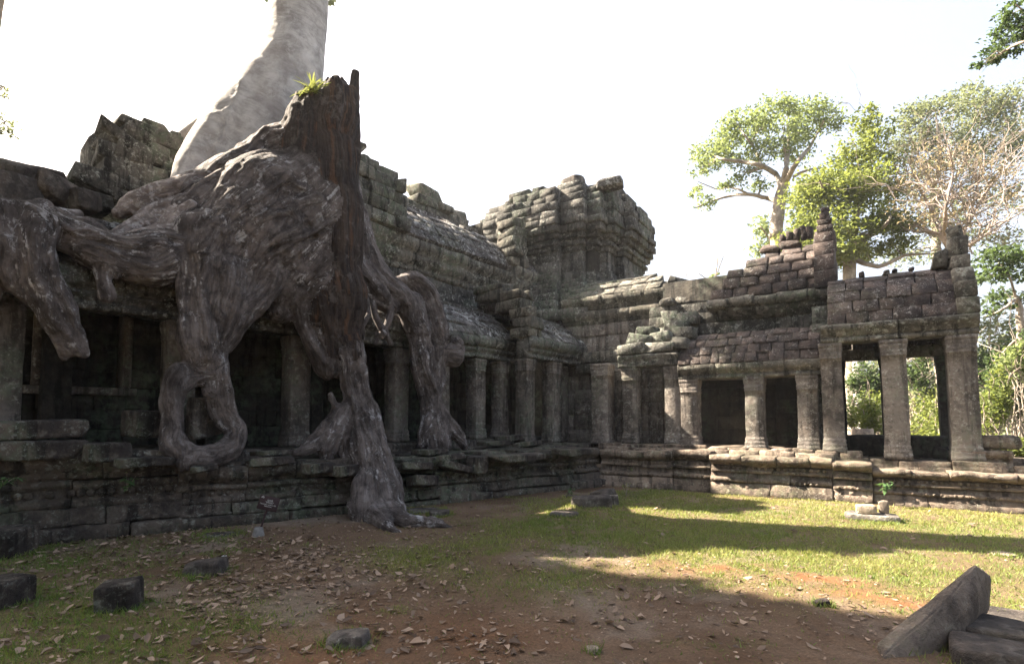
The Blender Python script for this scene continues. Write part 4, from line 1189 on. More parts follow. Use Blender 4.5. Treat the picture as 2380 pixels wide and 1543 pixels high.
V, Q, Bk = tubes(paths, 6)
obj('rootlets', mesh_np('rootlets', V, [Q], {'bark': Bk}, True), M['root'], ST)
# frayed root hairs above the burl
paths = []
for k in range(34):
    b = at(1050 + rnd.uniform(-22, 22), 800 + rnd.uniform(-14, 16), n=.80 + rnd.uniform(-.1, .1))
    P = [b]; v = np.array([rnd.gauss(0, 1), rnd.gauss(0, 1), rnd.gauss(.2, .8)]) * .035
    for q in range(5):
        P.append(P[-1] + v); v = v + np.array([rnd.gauss(0, 1), rnd.gauss(0, 1), rnd.gauss(-.2, .8)]) * .02
    paths.append((np.array(P), np.linspace(.016, .006, 6)))
V, Q, Bk = tubes(paths, 6)
obj('frayed_roots', mesh_np('frayed_roots', V, [Q], {'bark': Bk}, True), M['root'], ST)

# strap-leaved plant rooted in the broken top
c0 = at(727, 212, n=.55)
V, T = [], []
for k in range(70):
    a = rnd.uniform(0, 6.28); el = rnd.uniform(-.5, 1.25); L_ = rnd.uniform(.22, .5)
    d = np.array([math.cos(a) * math.cos(el), math.sin(a) * math.cos(el), math.sin(el)]); sd_ = np.cross(d, UP); sd_ /= np.linalg.norm(sd_) + 1e-6
    w = .014; P = c0 + np.array([rnd.gauss(0, .05), rnd.gauss(0, .05), rnd.gauss(0, .04)])
    row = []
    for q in range(5):
        t = q / 4; pt = P + d * L_ * t - UP * .22 * L_ * t * t; ww = w * (1 - t ** 3) + .002
        row += [pt - sd_ * ww, pt + sd_ * ww]
    b = len(V); V += row
    T += [[b + 2 * q, b + 2 * q + 1, b + 2 * q + 3, b + 2 * q + 2] for q in range(4)]
me = mesh_np('epiphyte', np.array(V), [np.array(T)], {'tone': RNG.uniform(0, 1, len(V))})
tag(obj('epiphyte', me, M['fernleaf'], None, c0), 'spiky yellow green strap leaved plant growing on top of the broken stump', 'plant')
# ------------------------------------------------------------------ trees and bushes
def leaf_cloud(clumps, size, up=.35, aspect=.55):
    """clumps: (centre, (rx, ry, rz), count): many small leaf faces gathered in uneven sprays"""
    C, S = [], []
    for c, r, n in clumps:
        r = np.asarray(r, float); c = np.asarray(c, float)
        k = max(3, int(n / 26))
        sub = RNG.normal(size=(k, 3)); sub /= np.linalg.norm(sub, axis=1, keepdims=True)
        sub = sub * (RNG.uniform(.25, 1.0, (k, 1)) ** .6) * r
        pick = RNG.integers(0, k, n)
        pts = sub[pick] * 1.12 + RNG.normal(size=(n, 3)) * r * .26
        C.append(c + pts)
    C = np.concatenate(C); n = len(C)
    N = RNG.normal(size=(n, 3)); N[:, 2] = np.abs(N[:, 2]) + up; N /= np.linalg.norm(N, axis=1, keepdims=True)
    A = np.cross(N, RNG.normal(size=(n, 3))); A /= np.linalg.norm(A, axis=1, keepdims=True); B = np.cross(N, A)
    s = size * RNG.uniform(.55, 1.3, (n, 1))
    A = A * s * .5; B = B * s * .5 * aspect
    droop = N * s * .14
    V = np.stack([C - A - droop, C - B * .9 + A * .1, C + A - droop, C + B * .9 + A * .1], 1).reshape(-1, 3)
    Q = np.arange(n * 4).reshape(-1, 4)
    tone = np.repeat(np.clip(.5 + .32 * vnoise(C * .9, 81) + RNG.normal(0, .22, n), 0, 1), 4)
    return V, Q, tone

def twig_paths(p, q, r, depth, out, spread=.45):
    """a limb from p to q with side twigs"""
    p, q = np.asarray(p, float), np.asarray(q, float); L_ = np.linalg.norm(q - p)
    k = 6; t = np.linspace(0, 1, k)[:, None]
    P = p + (q - p) * t
    P[1:-1] += RNG.normal(0, L_ * .05, (k - 2, 3)); P[:, 2] += (np.sin(t[:, 0] * math.pi)) * L_ * .05
    out.append((P, np.linspace(r, r * .4, k)))
    if depth > 0:
        for _ in range(3):
            i = rnd.randint(1, k - 1); d = q - p + RNG.normal(0, L_ * spread, 3); d *= rnd.uniform(.3, .55)
            twig_paths(P[i], P[i] + d, r * .5, depth - 1, out, spread)

def px_path(pts, d, dj=0., r0=.3, r1=.05):
    P = np.array([at(a, b, d=d + (rnd.uniform(-dj, dj) if i else 0)) for i, (a, b) in enumerate(pts)])
    return P, np.linspace(r0, r1, len(P))

def refine(P, R, k=4):
    n = len(P); A = np.vstack([2 * P[0] - P[1], P, 2 * P[-1] - P[-2]]); PP, RR = [], []
    for i in range(1, n):
        for t in np.linspace(0, 1, k, endpoint=False):
            a, b, c, d = A[i - 1:i + 3]
            PP.append(.5 * (2 * b + (c - a) * t + (2 * a - 5 * b + 4 * c - d) * t * t + (3 * b - a - 3 * c + d) * t ** 3)); RR.append(R[i - 1] * (1 - t) + R[i] * t)
    PP.append(P[-1]); RR.append(R[-1])
    PP = np.array(PP); return PP + RNG.normal(0, 1, PP.shape) * np.array(RR)[:, None] * .10, np.array(RR)

def tree(name, label, d, trunk, r0, r1, limbs, clumps, leaf, bark='gbark', size=.22, ground=True, group=None, cat='tree', twigs=2, dz=1.0, crownname='crown', extra_twigs=0, dens=1.0, up=.35):
    P, R = px_path(trunk, d, 0, r0, r1)
    if ground:
        g0 = P[0].copy(); g0[2] = -.1
        if P[0][2] > .3: P = np.vstack([g0, P]); R = np.concatenate([[r0 * 1.35], R])
    t = thing(name, label, cat, (P[0][0], P[0][1], 0), group)
    tp, lp = [refine(P, R)], []
    nodes = [(p, r) for p, r in zip(*tp[0])][len(tp[0][0]) // 2:]
    for L_, ra, rb in limbs:
        Pl, Rl = px_path(L_, d, 2.0, ra, rb)
        q = refine(Pl, Rl); lp.append(q)
        nodes += [(a, b) for a, b in zip(*q)][2:]
    NP = np.array([q[0] for q in nodes])
    cl = []
    for (cx, cy, rx, ry, n) in clumps:
        dd = d + rnd.uniform(-1, 1) * rx * d / F * dz
        c = at(cx, cy, d=dd); s = dd / F
        cl.append((c, (rx * s, rx * s, ry * s), int(n * dens)))
        k = np.argmin(np.linalg.norm(NP - c, axis=1))
        if twigs: twig_paths(NP[k], c, max(.02, min(nodes[k][1] * .6, .09)), twigs, lp, .5)
    for _ in range(extra_twigs):
        k = rnd.randrange(len(nodes)); v = RNG.normal(0, 1, 3); v[2] = abs(v[2]) + .3; v /= np.linalg.norm(v)
        twig_paths(NP[k], NP[k] + v * rnd.uniform(1.2, 2.6), max(.012, min(nodes[k][1] * .5, .05)), 2, lp, .55)
    V, Q, B = tubes(tp, 10); obj('trunk', mesh_np('trunk', V, [Q], {'bark': B}, True), M[bark], t)
    if lp:
        V, Q, B = tubes(lp, 5); obj('limbs', mesh_np('limbs', V, [Q], {'bark': B}, True), M[bark], t)
    if cl:
        V, Q, tone = leaf_cloud(cl, size, up); obj(crownname, mesh_np(crownname, V, [Q], {'tone': tone}), M[leaf], t)
    return t

G1 = 'tall trees standing behind the roofless wing'
tree('forest_tree', 'tall spreading tree with pale forked trunk and one long low limb', 31,
     [(1808, 600), (1805, 540), (1812, 470), (1820, 430)], .42, .30,
     [([(1812, 470), (1780, 460), (1740, 452), (1700, 455), (1660, 466), (1618, 482)], .16, .03),
      ([(1740, 452), (1715, 440), (1690, 436), (1668, 440), (1640, 430), (1622, 422)], .07, .02),
      ([(1818, 432), (1800, 405), (1768, 385), (1720, 375), (1680, 370), (1655, 360)], .20, .04),
      ([(1770, 385), (1755, 350), (1735, 320), (1720, 300)], .10, .03),
      ([(1822, 425), (1828, 380), (1832, 330), (1830, 280)], .22, .04),
      ([(1822, 430), (1850, 380), (1880, 345), (1900, 310), (1915, 280)], .18, .04),
      ([(1845, 410), (1880, 395), (1920, 390)], .10, .03)],
     [(1650, 360, 40, 26, 520), (1690, 320, 45, 30, 620), (1640, 390, 30, 16, 220), (1712, 282, 36, 22, 360), (1760, 300, 40, 26, 420), (1790, 262, 45, 26, 420),
      (1830, 250, 40, 18, 260), (1880, 262, 45, 26, 520), (1930, 275, 36, 26, 420), (1770, 345, 45, 24, 420), (1820, 320, 45, 30, 480), (1860, 300, 40, 24, 420),
      (1740, 405, 34, 18, 220), (1690, 425, 26, 12, 130), (1640, 470, 26, 14, 130), (1620, 445, 18, 10, 70), (1770, 430, 24, 12, 120), (1850, 350, 40, 24, 360), (1700, 372, 36, 18, 260)],
     'leaf_a', size=.22, group=G1, dens=1.6)
tree('forest_tree', 'bushy bright yellow green tree crowded behind the stepped roof and its spire', 26,
     [(1975, 640), (1980, 600), (1985, 560)], .30, .24,
     [([(1985, 560), (2030, 545), (2060, 520), (2080, 480)], .16, .04), ([(1985, 560), (1960, 510), (1930, 470), (1905, 420)], .16, .04),
      ([(1985, 560), (1995, 480), (2010, 420), (2030, 370)], .16, .04), ([(1980, 600), (2040, 620), (2100, 595), (2160, 590)], .14, .05)],
     [(1880, 520, 45, 40, 1000), (1870, 460, 45, 34, 900), (1910, 430, 50, 34, 1000), (1960, 470, 55, 40, 1100), (1930, 530, 50, 36, 1000), (2000, 420, 50, 36, 900),
      (2040, 380, 45, 34, 700), (2050, 450, 50, 34, 900), (2060, 510, 45, 24, 620), (2010, 540, 45, 22, 520), (1960, 390, 50, 34, 700), (1990, 340, 45, 30, 480), (2030, 300, 40, 24, 330), (2010, 270, 30, 18, 200),
      (1850, 560, 40, 24, 480), (2110, 520, 34, 20, 380), (1900, 570, 40, 20, 400), (1960, 580, 45, 26, 700), (2020, 585, 40, 20, 450), (2075, 570, 40, 20, 420), (1870, 590, 45, 20, 500), (1930, 610, 45, 16, 400)],
     'leaf_b', size=.21, group=G1, dens=1.5)
tree('forest_tree', 'small pale green tree peeping out left of the bright bushy one', 38,
     [(1795, 620), (1790, 560)], .2, .12, [([(1790, 560), (1770, 530), (1750, 520)], .08, .03)],
     [(1765, 530, 30, 28, 360), (1790, 560, 36, 30, 420), (1775, 580, 30, 20, 240)], 'leaf_a', size=.28, group=G1)
tree('forest_tree', 'tall dull green tree with several dark stems at the edge of the view', 36,
     [(2180, 640), (2175, 540), (2170, 440)], .30, .22,
     [([(2170, 440), (2185, 380), (2180, 310), (2175, 260)], .18, .04), ([(2170, 460), (2230, 400), (2260, 330), (2280, 280)], .16, .04), ([(2180, 520), (2260, 470), (2320, 400), (2370, 330)], .16, .04),
      ([(2170, 440), (2140, 380), (2125, 320)], .12, .03)],
     [(2130, 270, 40, 30, 520), (2150, 320, 40, 36, 560), (2190, 250, 45, 30, 520), (2250, 230, 45, 28, 520), (2300, 250, 50, 36, 620), (2350, 240, 50, 36, 620), (2240, 300, 50, 34, 520), (2320, 320, 50, 36, 520),
      (2370, 300, 45, 36, 480), (2180, 380, 40, 30, 300), (2120, 390, 34, 26, 260), (2300, 390, 45, 30, 300), (2400, 360, 50, 40, 400), (2150, 450, 40, 26, 240), (2110, 330, 40, 36, 500), (2210, 340, 50, 36, 520), (2270, 350, 50, 36, 480), (2350, 460, 50, 40, 400), (2240, 450, 50, 36, 300), (2180, 520, 60, 36, 400), (2300, 560, 60, 30, 400), (2120, 590, 50, 24, 300)],
     'leaf_c', size=.25, group=G1, dens=1.6)
tree('bare_tree', 'bare pinkish branched tree with almost no leaves rising over the portico', 24,
     [(2225, 640), (2215, 590), (2190, 545)], .22, .15,
     [([(2190, 545), (2160, 480), (2130, 420), (2110, 370)], .10, .02), ([(2195, 550), (2200, 470), (2215, 400), (2205, 340)], .10, .02), ([(2215, 590), (2250, 520), (2290, 450), (2340, 390), (2375, 350)], .11, .02),
      ([(2215, 590), (2270, 560), (2330, 520), (2380, 490)], .09, .02), ([(2190, 545), (2150, 540), (2110, 510)], .07, .02), ([(2250, 520), (2270, 440), (2280, 380)], .07, .02)],
     [(2180, 440, 60, 45, 320), (2290, 470, 60, 45, 320), (2130, 480, 40, 36, 220), (2220, 370, 45, 36, 220), (2340, 430, 45, 36, 400), (2150, 380, 50, 45, 420), (2250, 420, 60, 45, 420), (2110, 440, 40, 40, 300), (2200, 520, 60, 40, 360), (2320, 540, 50, 40, 300)], 'leaf_dry', 'pbark', .15, extra_twigs=90, twigs=2)
tree('forest_tree', 'leafy dark tree filling the right edge below the bare branches', 20,
     [(2370, 900), (2372, 760), (2365, 690)], .16, .10, [([(2365, 690), (2330, 720), (2290, 735)], .06, .02), ([(2372, 780), (2330, 820), (2300, 850)], .06, .02), ([(2368, 720), (2345, 640), (2310, 600)], .05, .02)],
     [(2330, 600, 45, 24, 560), (2370, 620, 40, 30, 520), (2300, 640, 34, 18, 300), (2350, 690, 45, 18, 300), (2310, 720, 30, 10, 120)], 'leaf_d', size=.2, group=G1)
tree('slender_tree', 'thin straight young tree standing in the gap right of the portico', 27,
     [(2296, 1000), (2298, 860), (2302, 740)], .07, .03, [], [(2300, 740, 34, 20, 150), (2290, 780, 24, 16, 90), (2320, 800, 26, 14, 90)], 'leaf_c', size=.2)
tree('bare_sapling', 'small nearly leafless tree showing above the fallen wall beside the tower', 30,
     [(1668, 720), (1662, 660), (1668, 600)], .07, .03, [([(1662, 660), (1630, 640), (1600, 615), (1570, 590)], .03, .008), ([(1665, 640), (1680, 600), (1690, 580)], .03, .008), ([(1665, 660), (1685, 650), (1695, 630)], .03, .01)],
     [(1660, 660, 26, 14, 130), (1640, 672, 20, 8, 70), (1590, 668, 20, 9, 90), (1665, 640, 16, 8, 40)], 'leaf_a', size=.22, twigs=1)
# pale trunks seen through the portico
tree('pale_tree', 'smooth pale trunk seen through the first opening of the portico', 24,
     [(2004, 1010), (2000, 930), (1996, 825), (1992, 740), (1990, 690)], .30, .2, [], [], 'leaf_c', 'trunk')
tree('pale_tree', 'pinkish slanting trunk seen through the second opening of the portico', 25,
     [(2192, 1000), (2186, 900), (2174, 810), (2168, 720), (2166, 690)], .16, .10, [([(2176, 830), (2150, 800), (2130, 790)], .05, .02)], [(2150, 800, 36, 18, 200), (2130, 830, 30, 14, 130)], 'leaf_dry', 'pbark', .2)

def bush(label, px, py, rx, ry, d, n, leaf, size=.16, group='bushes behind the portico'):
    base = at(px, py, d=d); base[2] = 0; s = d / F
    h = 2 * ry * s
    t = thing('bush', label, 'bush', base, group)
    c = at(px, py, d=d); paths = []; cl = []
    for _ in range(7):
        q = c + RNG.normal(0, 1, 3) * np.array((rx * s * .5, rx * s * .5, ry * s * .45))
        cl.append((q, (rx * s * .55, rx * s * .5, ry * s * .5), n // 7))
        twig_paths(base + RNG.normal(0, .08, 3) * (1, 1, 0), q, .035, 1, paths, .4)
    V, Q, B = tubes(paths, 5); obj('stems', mesh_np('stems', V, [Q], {'bark': B}, True), M['gbark'], t)
    V, Q, tone = leaf_cloud(cl, size, .35); obj('foliage', mesh_np('foliage', V, [Q], {'tone': tone}), M[leaf], t)
for q in (('tall dark leafy bush behind the carved beam in the first opening', 2035, 880, 48, 62, 23, 2600, 'leaf_d', .17),
          ('bright yellow green bush low in the first opening', 2030, 970, 50, 46, 19, 2400, 'leaf_b', .13),
          ('bright yellow green bush low in the second opening of the portico', 2165, 985, 58, 60, 19, 3200, 'leaf_b', .13),
          ('dark bush high in the second opening beside the middle pillar', 2125, 880, 36, 60, 24, 1800, 'leaf_d', .17),
          ('sunlit loose bush behind the slanting trunk', 2190, 910, 40, 46, 23, 1500, 'leaf_b', .15),
          ('deep green bush at the right edge behind the stacked pedestal stones', 2350, 890, 66, 100, 19, 4600, 'leaf_d', .16),
          ('bright bush just right of the last pillar', 2296, 930, 34, 75, 17, 2200, 'leaf_b', .12),
          ('low fresh green bush at the foot of the right edge', 2365, 1040, 46, 32, 15, 2000, 'leaf_b', .10),
          ('pale leafy bush high on the right edge', 2372, 850, 36, 44, 17, 1200, 'leaf_a', .14),
          ('dense dark bush far behind the first pillar', 1975, 930, 40, 70, 27, 1800, 'leaf_d', .2),
          ('tall dark tree like bush closing the gap right of the last pillar', 2300, 880, 50, 90, 24, 3400, 'leaf_d', .19),
          ('loose green bush behind the tall dark one at the right edge', 2350, 800, 60, 70, 27, 2600, 'leaf_c', .22),
          ('dense green bush behind the pedestal stones', 2250, 1010, 60, 50, 20, 2600, 'leaf_d', .14),
          ('wide dark bush far behind the last pillar', 2240, 940, 60, 70, 28, 2200, 'leaf_d', .2)):
    bush(*q)
# a far wood closing the horizon
cl = []
for k in range(130):
    a = math.radians(rnd.uniform(-60, 62)); dd = rnd.uniform(48, 75)
    c = np.array([0, 0, 0]) + (fw * math.cos(a) + rt * math.sin(a)) * dd
    h = rnd.uniform(5, 9)
    cl.append((c + UP * h * .5, (4.5, 4.5, h * .5), 420))
V, Q, tone = leaf_cloud(cl, .65, .3)
o = obj('far_woodland', mesh_np('far_woodland', V, [Q], {'tone': tone}), M['leaf_c']); tag(o, 'hazy mass of far woodland beyond the temple', 'woodland', None, 'stuff')
# branches of nearer trees that reach into the picture at its edges
tree('overhanging_tree', 'leafy branch hanging in at the top right corner of the sky', 14,
     [(2560, 700), (2540, 420), (2500, 160)], .22, .14, [([(2500, 160), (2430, 110), (2370, 100), (2320, 130), (2285, 150)], .06, .012), ([(2430, 110), (2390, 40), (2360, 10)], .05, .012)],
     [(2355, 30, 32, 24, 420), (2330, 85, 34, 22, 360), (2300, 135, 26, 14, 190), (2340, 120, 26, 16, 200), (2375, 70, 30, 26, 320), (2270, 152, 12, 8, 60), (2420, 80, 40, 40, 500)], 'leaf_d', size=.12)
tree('overhanging_tree', 'thin leafy twigs showing at the left edge of the sky', 16,
     [(-60, 900), (-40, 420), (-8, 60), (4, -40)], .16, .10, [([(-25, 260), (-10, 220), (10, 200)], .03, .01), ([(-35, 360), (-10, 300), (20, 280)], .03, .01)],
     [(0, 210, 20, 18, 140), (5, 285, 26, 24, 280), (20, 310, 18, 10, 110), (-30, 260, 30, 40, 300)], 'leaf_c', size=.10)
# unseen trees: left ones shade the near court, others added to cut sky light
def shade_tree(x, y, h, r, n, label, cx=0., cy=0., ycut=99.):
    t = thing('shade_tree', label, 'tree', (x, y, 0), 'big trees left of the court')
    P = np.array([(x, y, -.1), (x + .1 * cx, y, h * .3), (x + .5 * cx, y + .4 * cy, h * .6), (x + cx, y + cy, h * .9)]); R = np.array([.5, .4, .3, .15])
    lp = []; cl = []
    for _ in range(16):
        v = RNG.normal(0, 1, 3); v /= np.linalg.norm(v); q = np.array((x + cx, y + cy, h)) + v * np.array((r, r * .75, r * .75)) * rnd.uniform(.3, .75)
        cl.append((q, (r * .42, r * .32, r * .32), n // 16)); lp.append((np.array([P[2], (P[2] + q) / 2 + (0, 0, .3), q]), np.array([.14, .09, .04])))
    V, Q, B = tubes([refine(P, R)], 10); obj('trunk', mesh_np('trunk', V, [Q], {'bark': B}, True), M['gbark'], t)
    V, Q, B = tubes(lp, 5); obj('limbs', mesh_np('limbs', V, [Q], {'bark': B}, True), M['gbark'], t)
    V, Q, tone = leaf_cloud(cl, .5, .4)
    Q = Q[V[Q].mean(1)[:, 1] < ycut + .25 * vnoise(V[Q].mean(1) * .6, 7)]; obj('crown', mesh_np('crown', V, [Q], {'tone': tone}), M['leaf_d'], t)  # crown trimmed flat so its shadow edge falls crisply across the court

for q in ((-20.5, -2.6, 13.5, 5.2, 10000, 'tall dense tree farthest out on the left of the court', 0, 3.4, 3.1), (-17.6, -3.0, 13.3, 5.0, 10000, 'tall dense tree leaning over the left gallery outside the picture', 3.2, 3.9, 3.1),
          (-8.4, -4.2, 12.6, 4.8, 9000, 'dense tree in the court beyond the left edge of the view', -.6, 5.2, 3.2), (-5.0, -8.0, 9.5, 4.8, 3600, 'dense tree behind the left shoulder of the viewer'), (.5, -9.5, 9, 5.0, 3200, 'dense tree straight behind the viewer'),
          (7.0, -8.5, 9, 5.0, 3200, 'dense tree behind the right shoulder of the viewer'), (12.5, -2.0, 8.5, 4.6, 3000, 'dense tree right of the viewer')):
    shade_tree(*q)
# ------------------------------------------------------------------ crown of the great tree, above the picture
cl = []; lp = []
top = at(722, -330, n=-1.5)
cc = np.array([-11.4, 9.0, 21.2])
for k in range(12):
    a = k * 2.4; q = cc + np.array([math.cos(a) * rnd.uniform(1.5, 5.0), math.sin(a) * rnd.uniform(1.5, 4.2), rnd.uniform(-1.2, 2.5)])
    lp.append(refine(np.array([top - UP * .5, top + (q - top) * .35 + UP * .8, q]), np.array([.34, .2, .07])))
    for _ in range(3): cl.append((q + RNG.normal(0, 1.0, 3), (1.7, 1.7, 1.1), 420))
for q in ((-16.4, 11.9, 18.5), (-15.0, 11.6, 18.6), (-13.4, 11.3, 18.5), (-12.0, 11.0, 18.3), (-17.6, 11.6, 18.8), (-14.2, 10.4, 19.2), (-10.8, 11.2, 19.0)):  # clumps added above the view to shade the roofs across the court
    q = np.array(q); cl.append((q, (1.45, 1.0, .8), 900)); lp.append(refine(np.array([top - UP * .3, top + (q - top) * .4 + UP * 1.0, q]), np.array([.3, .18, .06])))
V, Q, B = tubes(lp, 8); obj('limbs', mesh_np('limbs', V, [Q], {'bark': B}, True), M['trunk'], TR)
V, Q, tone = leaf_cloud(cl, .34, .35); obj('crown', mesh_np('crown', V, [Q], {'tone': tone}), M['leaf_c'], TR)

# ------------------------------------------------------------------ loose stones
# boulders and broken blocks heaped above the roots on the left
def blockthing(name, label, cat, c, size, ax, mat, ch=.05, jit=.03, group=None):
    mb = MB(); mb.block(c, ax[0], ax[2], ax[1], size, ch, jit)
    b = np.asarray(c) - UP * size[1] / 2
    return tag(mb.build(name, M[mat], None, b), label, cat, group)
for lab, px, py, n, sx, sz, sy, ya, ti, ro, sd_ in (
    ('big slanting dark block with a peaked top at the far left of the roof', 45, 425, -1.2, 1.05, .62, .9, .35, -.25, .2, 3),
    ('dark block wedged under the peaked one at the far left roof edge', 10, 455, -.9, .8, .55, .7, .2, .1, .1, 4),
    ('low dark boulder right of the peaked block above the roots', 105, 452, -1.0, .75, .42, .7, .5, .25, -.1, 5),
    ('small round topped stone resting on the roots beside the stack', 190, 470, -.8, .42, .36, .4, .3, .1, .1, 6),
    ('reddish narrow block between the boulders and the leaning stack', 140, 460, -1.7, .4, .4, .5, .3, .35, 0, 7)):
    c = at(px, py, n=n)
    loose('fallen_block', lab, 'stone block', c - UP * sz / 2, (sx, sy, sz), ya, ti, ro, 'loose', sd_, 'blocks heaped on the left roof', .1, .82)
HP = thing('leaning_stack', 'tall leaning heap of squared roof blocks rising against the sky left of the pale trunk', 'ruined gable', at(300, 470, n=-3))
mb = MB()
def sq(px, py, w, h, n=-3.0, dep=.9, t=.0, ya=0.0):
    c = at(px, py, n=n); s = dist(c) / F
    U, V_, W_ = axes_from(math.pi / 2 - LA + ya, t)
    mb.block(c, U, W_, V_, (w * s * 1.3, h * s, dep), .02, .035, .03)
for q in ((210, 428, 66, 46, -2.7, .8, -.12), (275, 420, 60, 60, -3, .8, -.1), (340, 420, 70, 56, -3, .8, -.1), (405, 425, 60, 60, -3, .8, -.05), (190, 468, 80, 30, -2.6, .8, -.1), (270, 465, 80, 30, -2.8, .8, -.1), (350, 460, 80, 34, -2.9, .8, -.05),
          (255, 375, 50, 44, -3, .8, -.15), (305, 368, 56, 50, -3, .8, -.15), (365, 372, 62, 52, -3.1, .8, -.1), (415, 368, 44, 54, -3.1, .8, 0), (265, 335, 46, 36, -3, .7, -.35), (310, 325, 56, 40, -3.1, .8, -.25), (365, 328, 58, 40, -3.1, .8, -.05), (410, 334, 40, 34, -3.2, .8, .1),
          (268, 322, 50, 22, -2.9, .6, -.55), (305, 300, 58, 24, -3.1, .7, -.25), (350, 305, 44, 24, -3.1, .7, .1), (430, 400, 40, 90, -3.3, .8, 0)):
    sq(*q)
mb.build('stacked_stones', M['wall'], HP)
mb = MB(); c = at(330, 440, n=-3.9); mb.block(c, LF.U, UP, LF.N, (2.2, 1.6, 1.0), .1, .05, .02); mb.build('rear_stones', M['wall'], HP)

# blocks on the tower crown
for lab, px, py, y, sz in (('square loose block on the left shoulder of the tower crown', 1212, 455, 17.6, (.75, .7, .42)), ('wide rounded loose block in the middle of the tower crown', 1272, 447, 17.4, (.95, .8, .50)),
                           ('pointed reddish loose block right of the middle of the tower crown', 1346, 462, 17.2, (.78, .6, .72)), ('low loose block at the right end of the tower crown', 1430, 474, 17.0, (.9, .7, .3))):
    c = at(px - 12, py, y=17.1); c[2] = TOPZ - .42
    loose('crown_block', lab, 'stone block', c, sz, rnd.uniform(-.3, .3), .06, .04, 'roof' if 'reddish' not in lab else 'pillarR', int(px), 'loose blocks on the tower', .09, .85)

# slabs slid about on the left terrace
def slab(lab, px, py, z, sx, sy, sz, yaw, tilt=0., roll=0., mat='plat', sd_=1, group='slabs lying on the terrace', name='fallen_slab', sq_=.9):
    c = at(px, py, z=z); c[2] = z
    return loose(name, lab, 'stone slab', c, (sx, sy, sz), yaw, tilt, roll, mat, sd_, group, .06, sq_)
YL = math.pi / 2 - LA
def nslab(lab, px, py, n, sx, sy, sz, yaw=0., tilt=0., roll=0., mat='plat', sd_=1, group='slabs lying on the terrace', name='fallen_slab'):
    c = at(px, py, n=n); c = c - UP * sz / 2
    return loose(name, lab, 'stone slab', c, (sx, sy, sz), YL + yaw, tilt, roll, mat, sd_, group, .07, .97, 8)
nslab('long carved slab lying on top of the terrace in front of the left pier', 80, 998, .35, 1.15, .5, .26, .05, .03, 0, 'plat', 11)
nslab('thick lichen spotted step block at the far left of the terrace', 100, 1045, .55, .95, .5, .26, .0, .0, 0, 'plat', 12)
nslab('end block of the step with a pale green corner left of the arched root', 245, 1050, .75, .55, .5, .28, .05, 0, 0, 'plat', 13)
nslab('flat slab projecting over the terrace edge left of the arched root', 330, 1072, 1.0, .70, .55, .14, .02, .02, 0, 'plat', 14)
nslab('square dark boulder standing in the shadow left of the arched root', 345, 985, .35, .58, .5, .42, .3, .0, .05, 'plat', 15)
nslab('upright pale grey block framed by the arched root', 474, 970, .45, .50, .36, .70, .1, .02, .1, 'pillarR', 16)
nslab('tilted dark slab on the terrace right of the arched root', 628, 1075, 1.15, .72, .5, .16, -.2, .05, -.16, 'plat', 17)
nslab('thin flat slab behind the tilted one near the root arch', 640, 1052, .9, .7, .5, .10, .1, 0, -.06, 'plat', 18)
nslab('squared block at the terrace edge left of the standing root', 735, 1086, 1.5, .55, .5, .18, .0, .01, 0, 'plat', 19)
nslab('carved edge block touching the standing root', 795, 1092, 1.7, .42, .5, .20, .0, .03, 0, 'plat', 20)
nslab('small slab lying under the arched root foot', 470, 1088, 1.3, .35, .3, .10, .2, .1, 0, 'plat', 21)
for q in (('narrow slab sliding off the terrace right of the standing root', 965, 1085, 2.0, .62, .45, .15, -.35, -.05, -.22, 22), ('broad tilted slab leaning outward below the spreading root', 1035, 1065, 1.95, .78, .5, .14, .05, .06, -.15, 23),
          ('dark wedge slab pointing down from the terrace below the spreading root', 1055, 1085, 2.2, .75, .4, .15, -.25, -.25, -.15, 24), ('flat slab high on the terrace at the foot of the spreading root', 1000, 1050, 1.6, .7, .5, .12, .1, 0, 0, 25),
          ('lowest slipped block right of the standing root', 985, 1118, 2.1, .6, .4, .2, -.1, -.1, -.2, 26), ('short upright block at the broken terrace edge', 1110, 1080, 2.35, .34, .4, .36, 0, .02, 0, 27),
          ('long flat coping slab projecting from the terrace near the corner', 1200, 1062, 2.75, 1.5, .6, .15, .03, .0, 0, 28), ('second coping slab next to the inner corner of the terrace', 1330, 1050, 3.1, .95, .6, .17, .02, .0, 0, 29),
          ('loose slab lying across the gallery step beneath the square piers', 1185, 1018, .7, .9, .5, .16, .1, .02, -.05, 30), ('dark slab tilted on the terrace in front of the projecting bay', 1225, 1032, 1.7, .75, .5, .13, .2, .03, -.1, 31),
          ('flat slab lying between the root foot and the first free pier', 1150, 1030, 1.3, .8, .5, .12, -.1, .0, -.08, 32)):
    nslab(*q[:-1], 'plat', q[-1]) if False else nslab(q[0], q[1], q[2], q[3], q[4], q[5], q[6], q[7], q[8], q[9], 'plat', q[10])
# stones lying on the ground
STONES = []
def gstone(lab, px, py, sx, sy, sz, yaw, tilt=0., roll=0., mat='loose', sd_=1, group=None, sq_=.7, name='ground_stone', sink=.03):
    c = at(px, py, z=0); c[2] = -sink - .12 * sz; STONES.append((c[0], c[1], max(sx, sy)))
    return loose(name, lab, 'stone', c, (sx, sy, sz), yaw, tilt, roll, mat, sd_, group, .09, min(1., sq_ + .12), 9)
gstone('cube shaped dark stone standing in the grass at the lower left', 277, 1415, .31, .28, .31, .9, .06, .05, 'plat', 41, sq_=.85)
gstone('low grey wedge stone in the leaf litter near the sign', 478, 1333, .40, .28, .20, .65, .12, 0, 'loose', 42, sq_=.8)
gstone('dark stone cut off by the left edge of the view', 0, 1408, .36, .36, .32, .4, 0, 0, 'plat', 43, sq_=.85)
gstone('dark block at the foot of the terrace at the left edge', 8, 1290, .5, .5, .42, .7, 0, .04, 'plat', 44, sq_=.85)
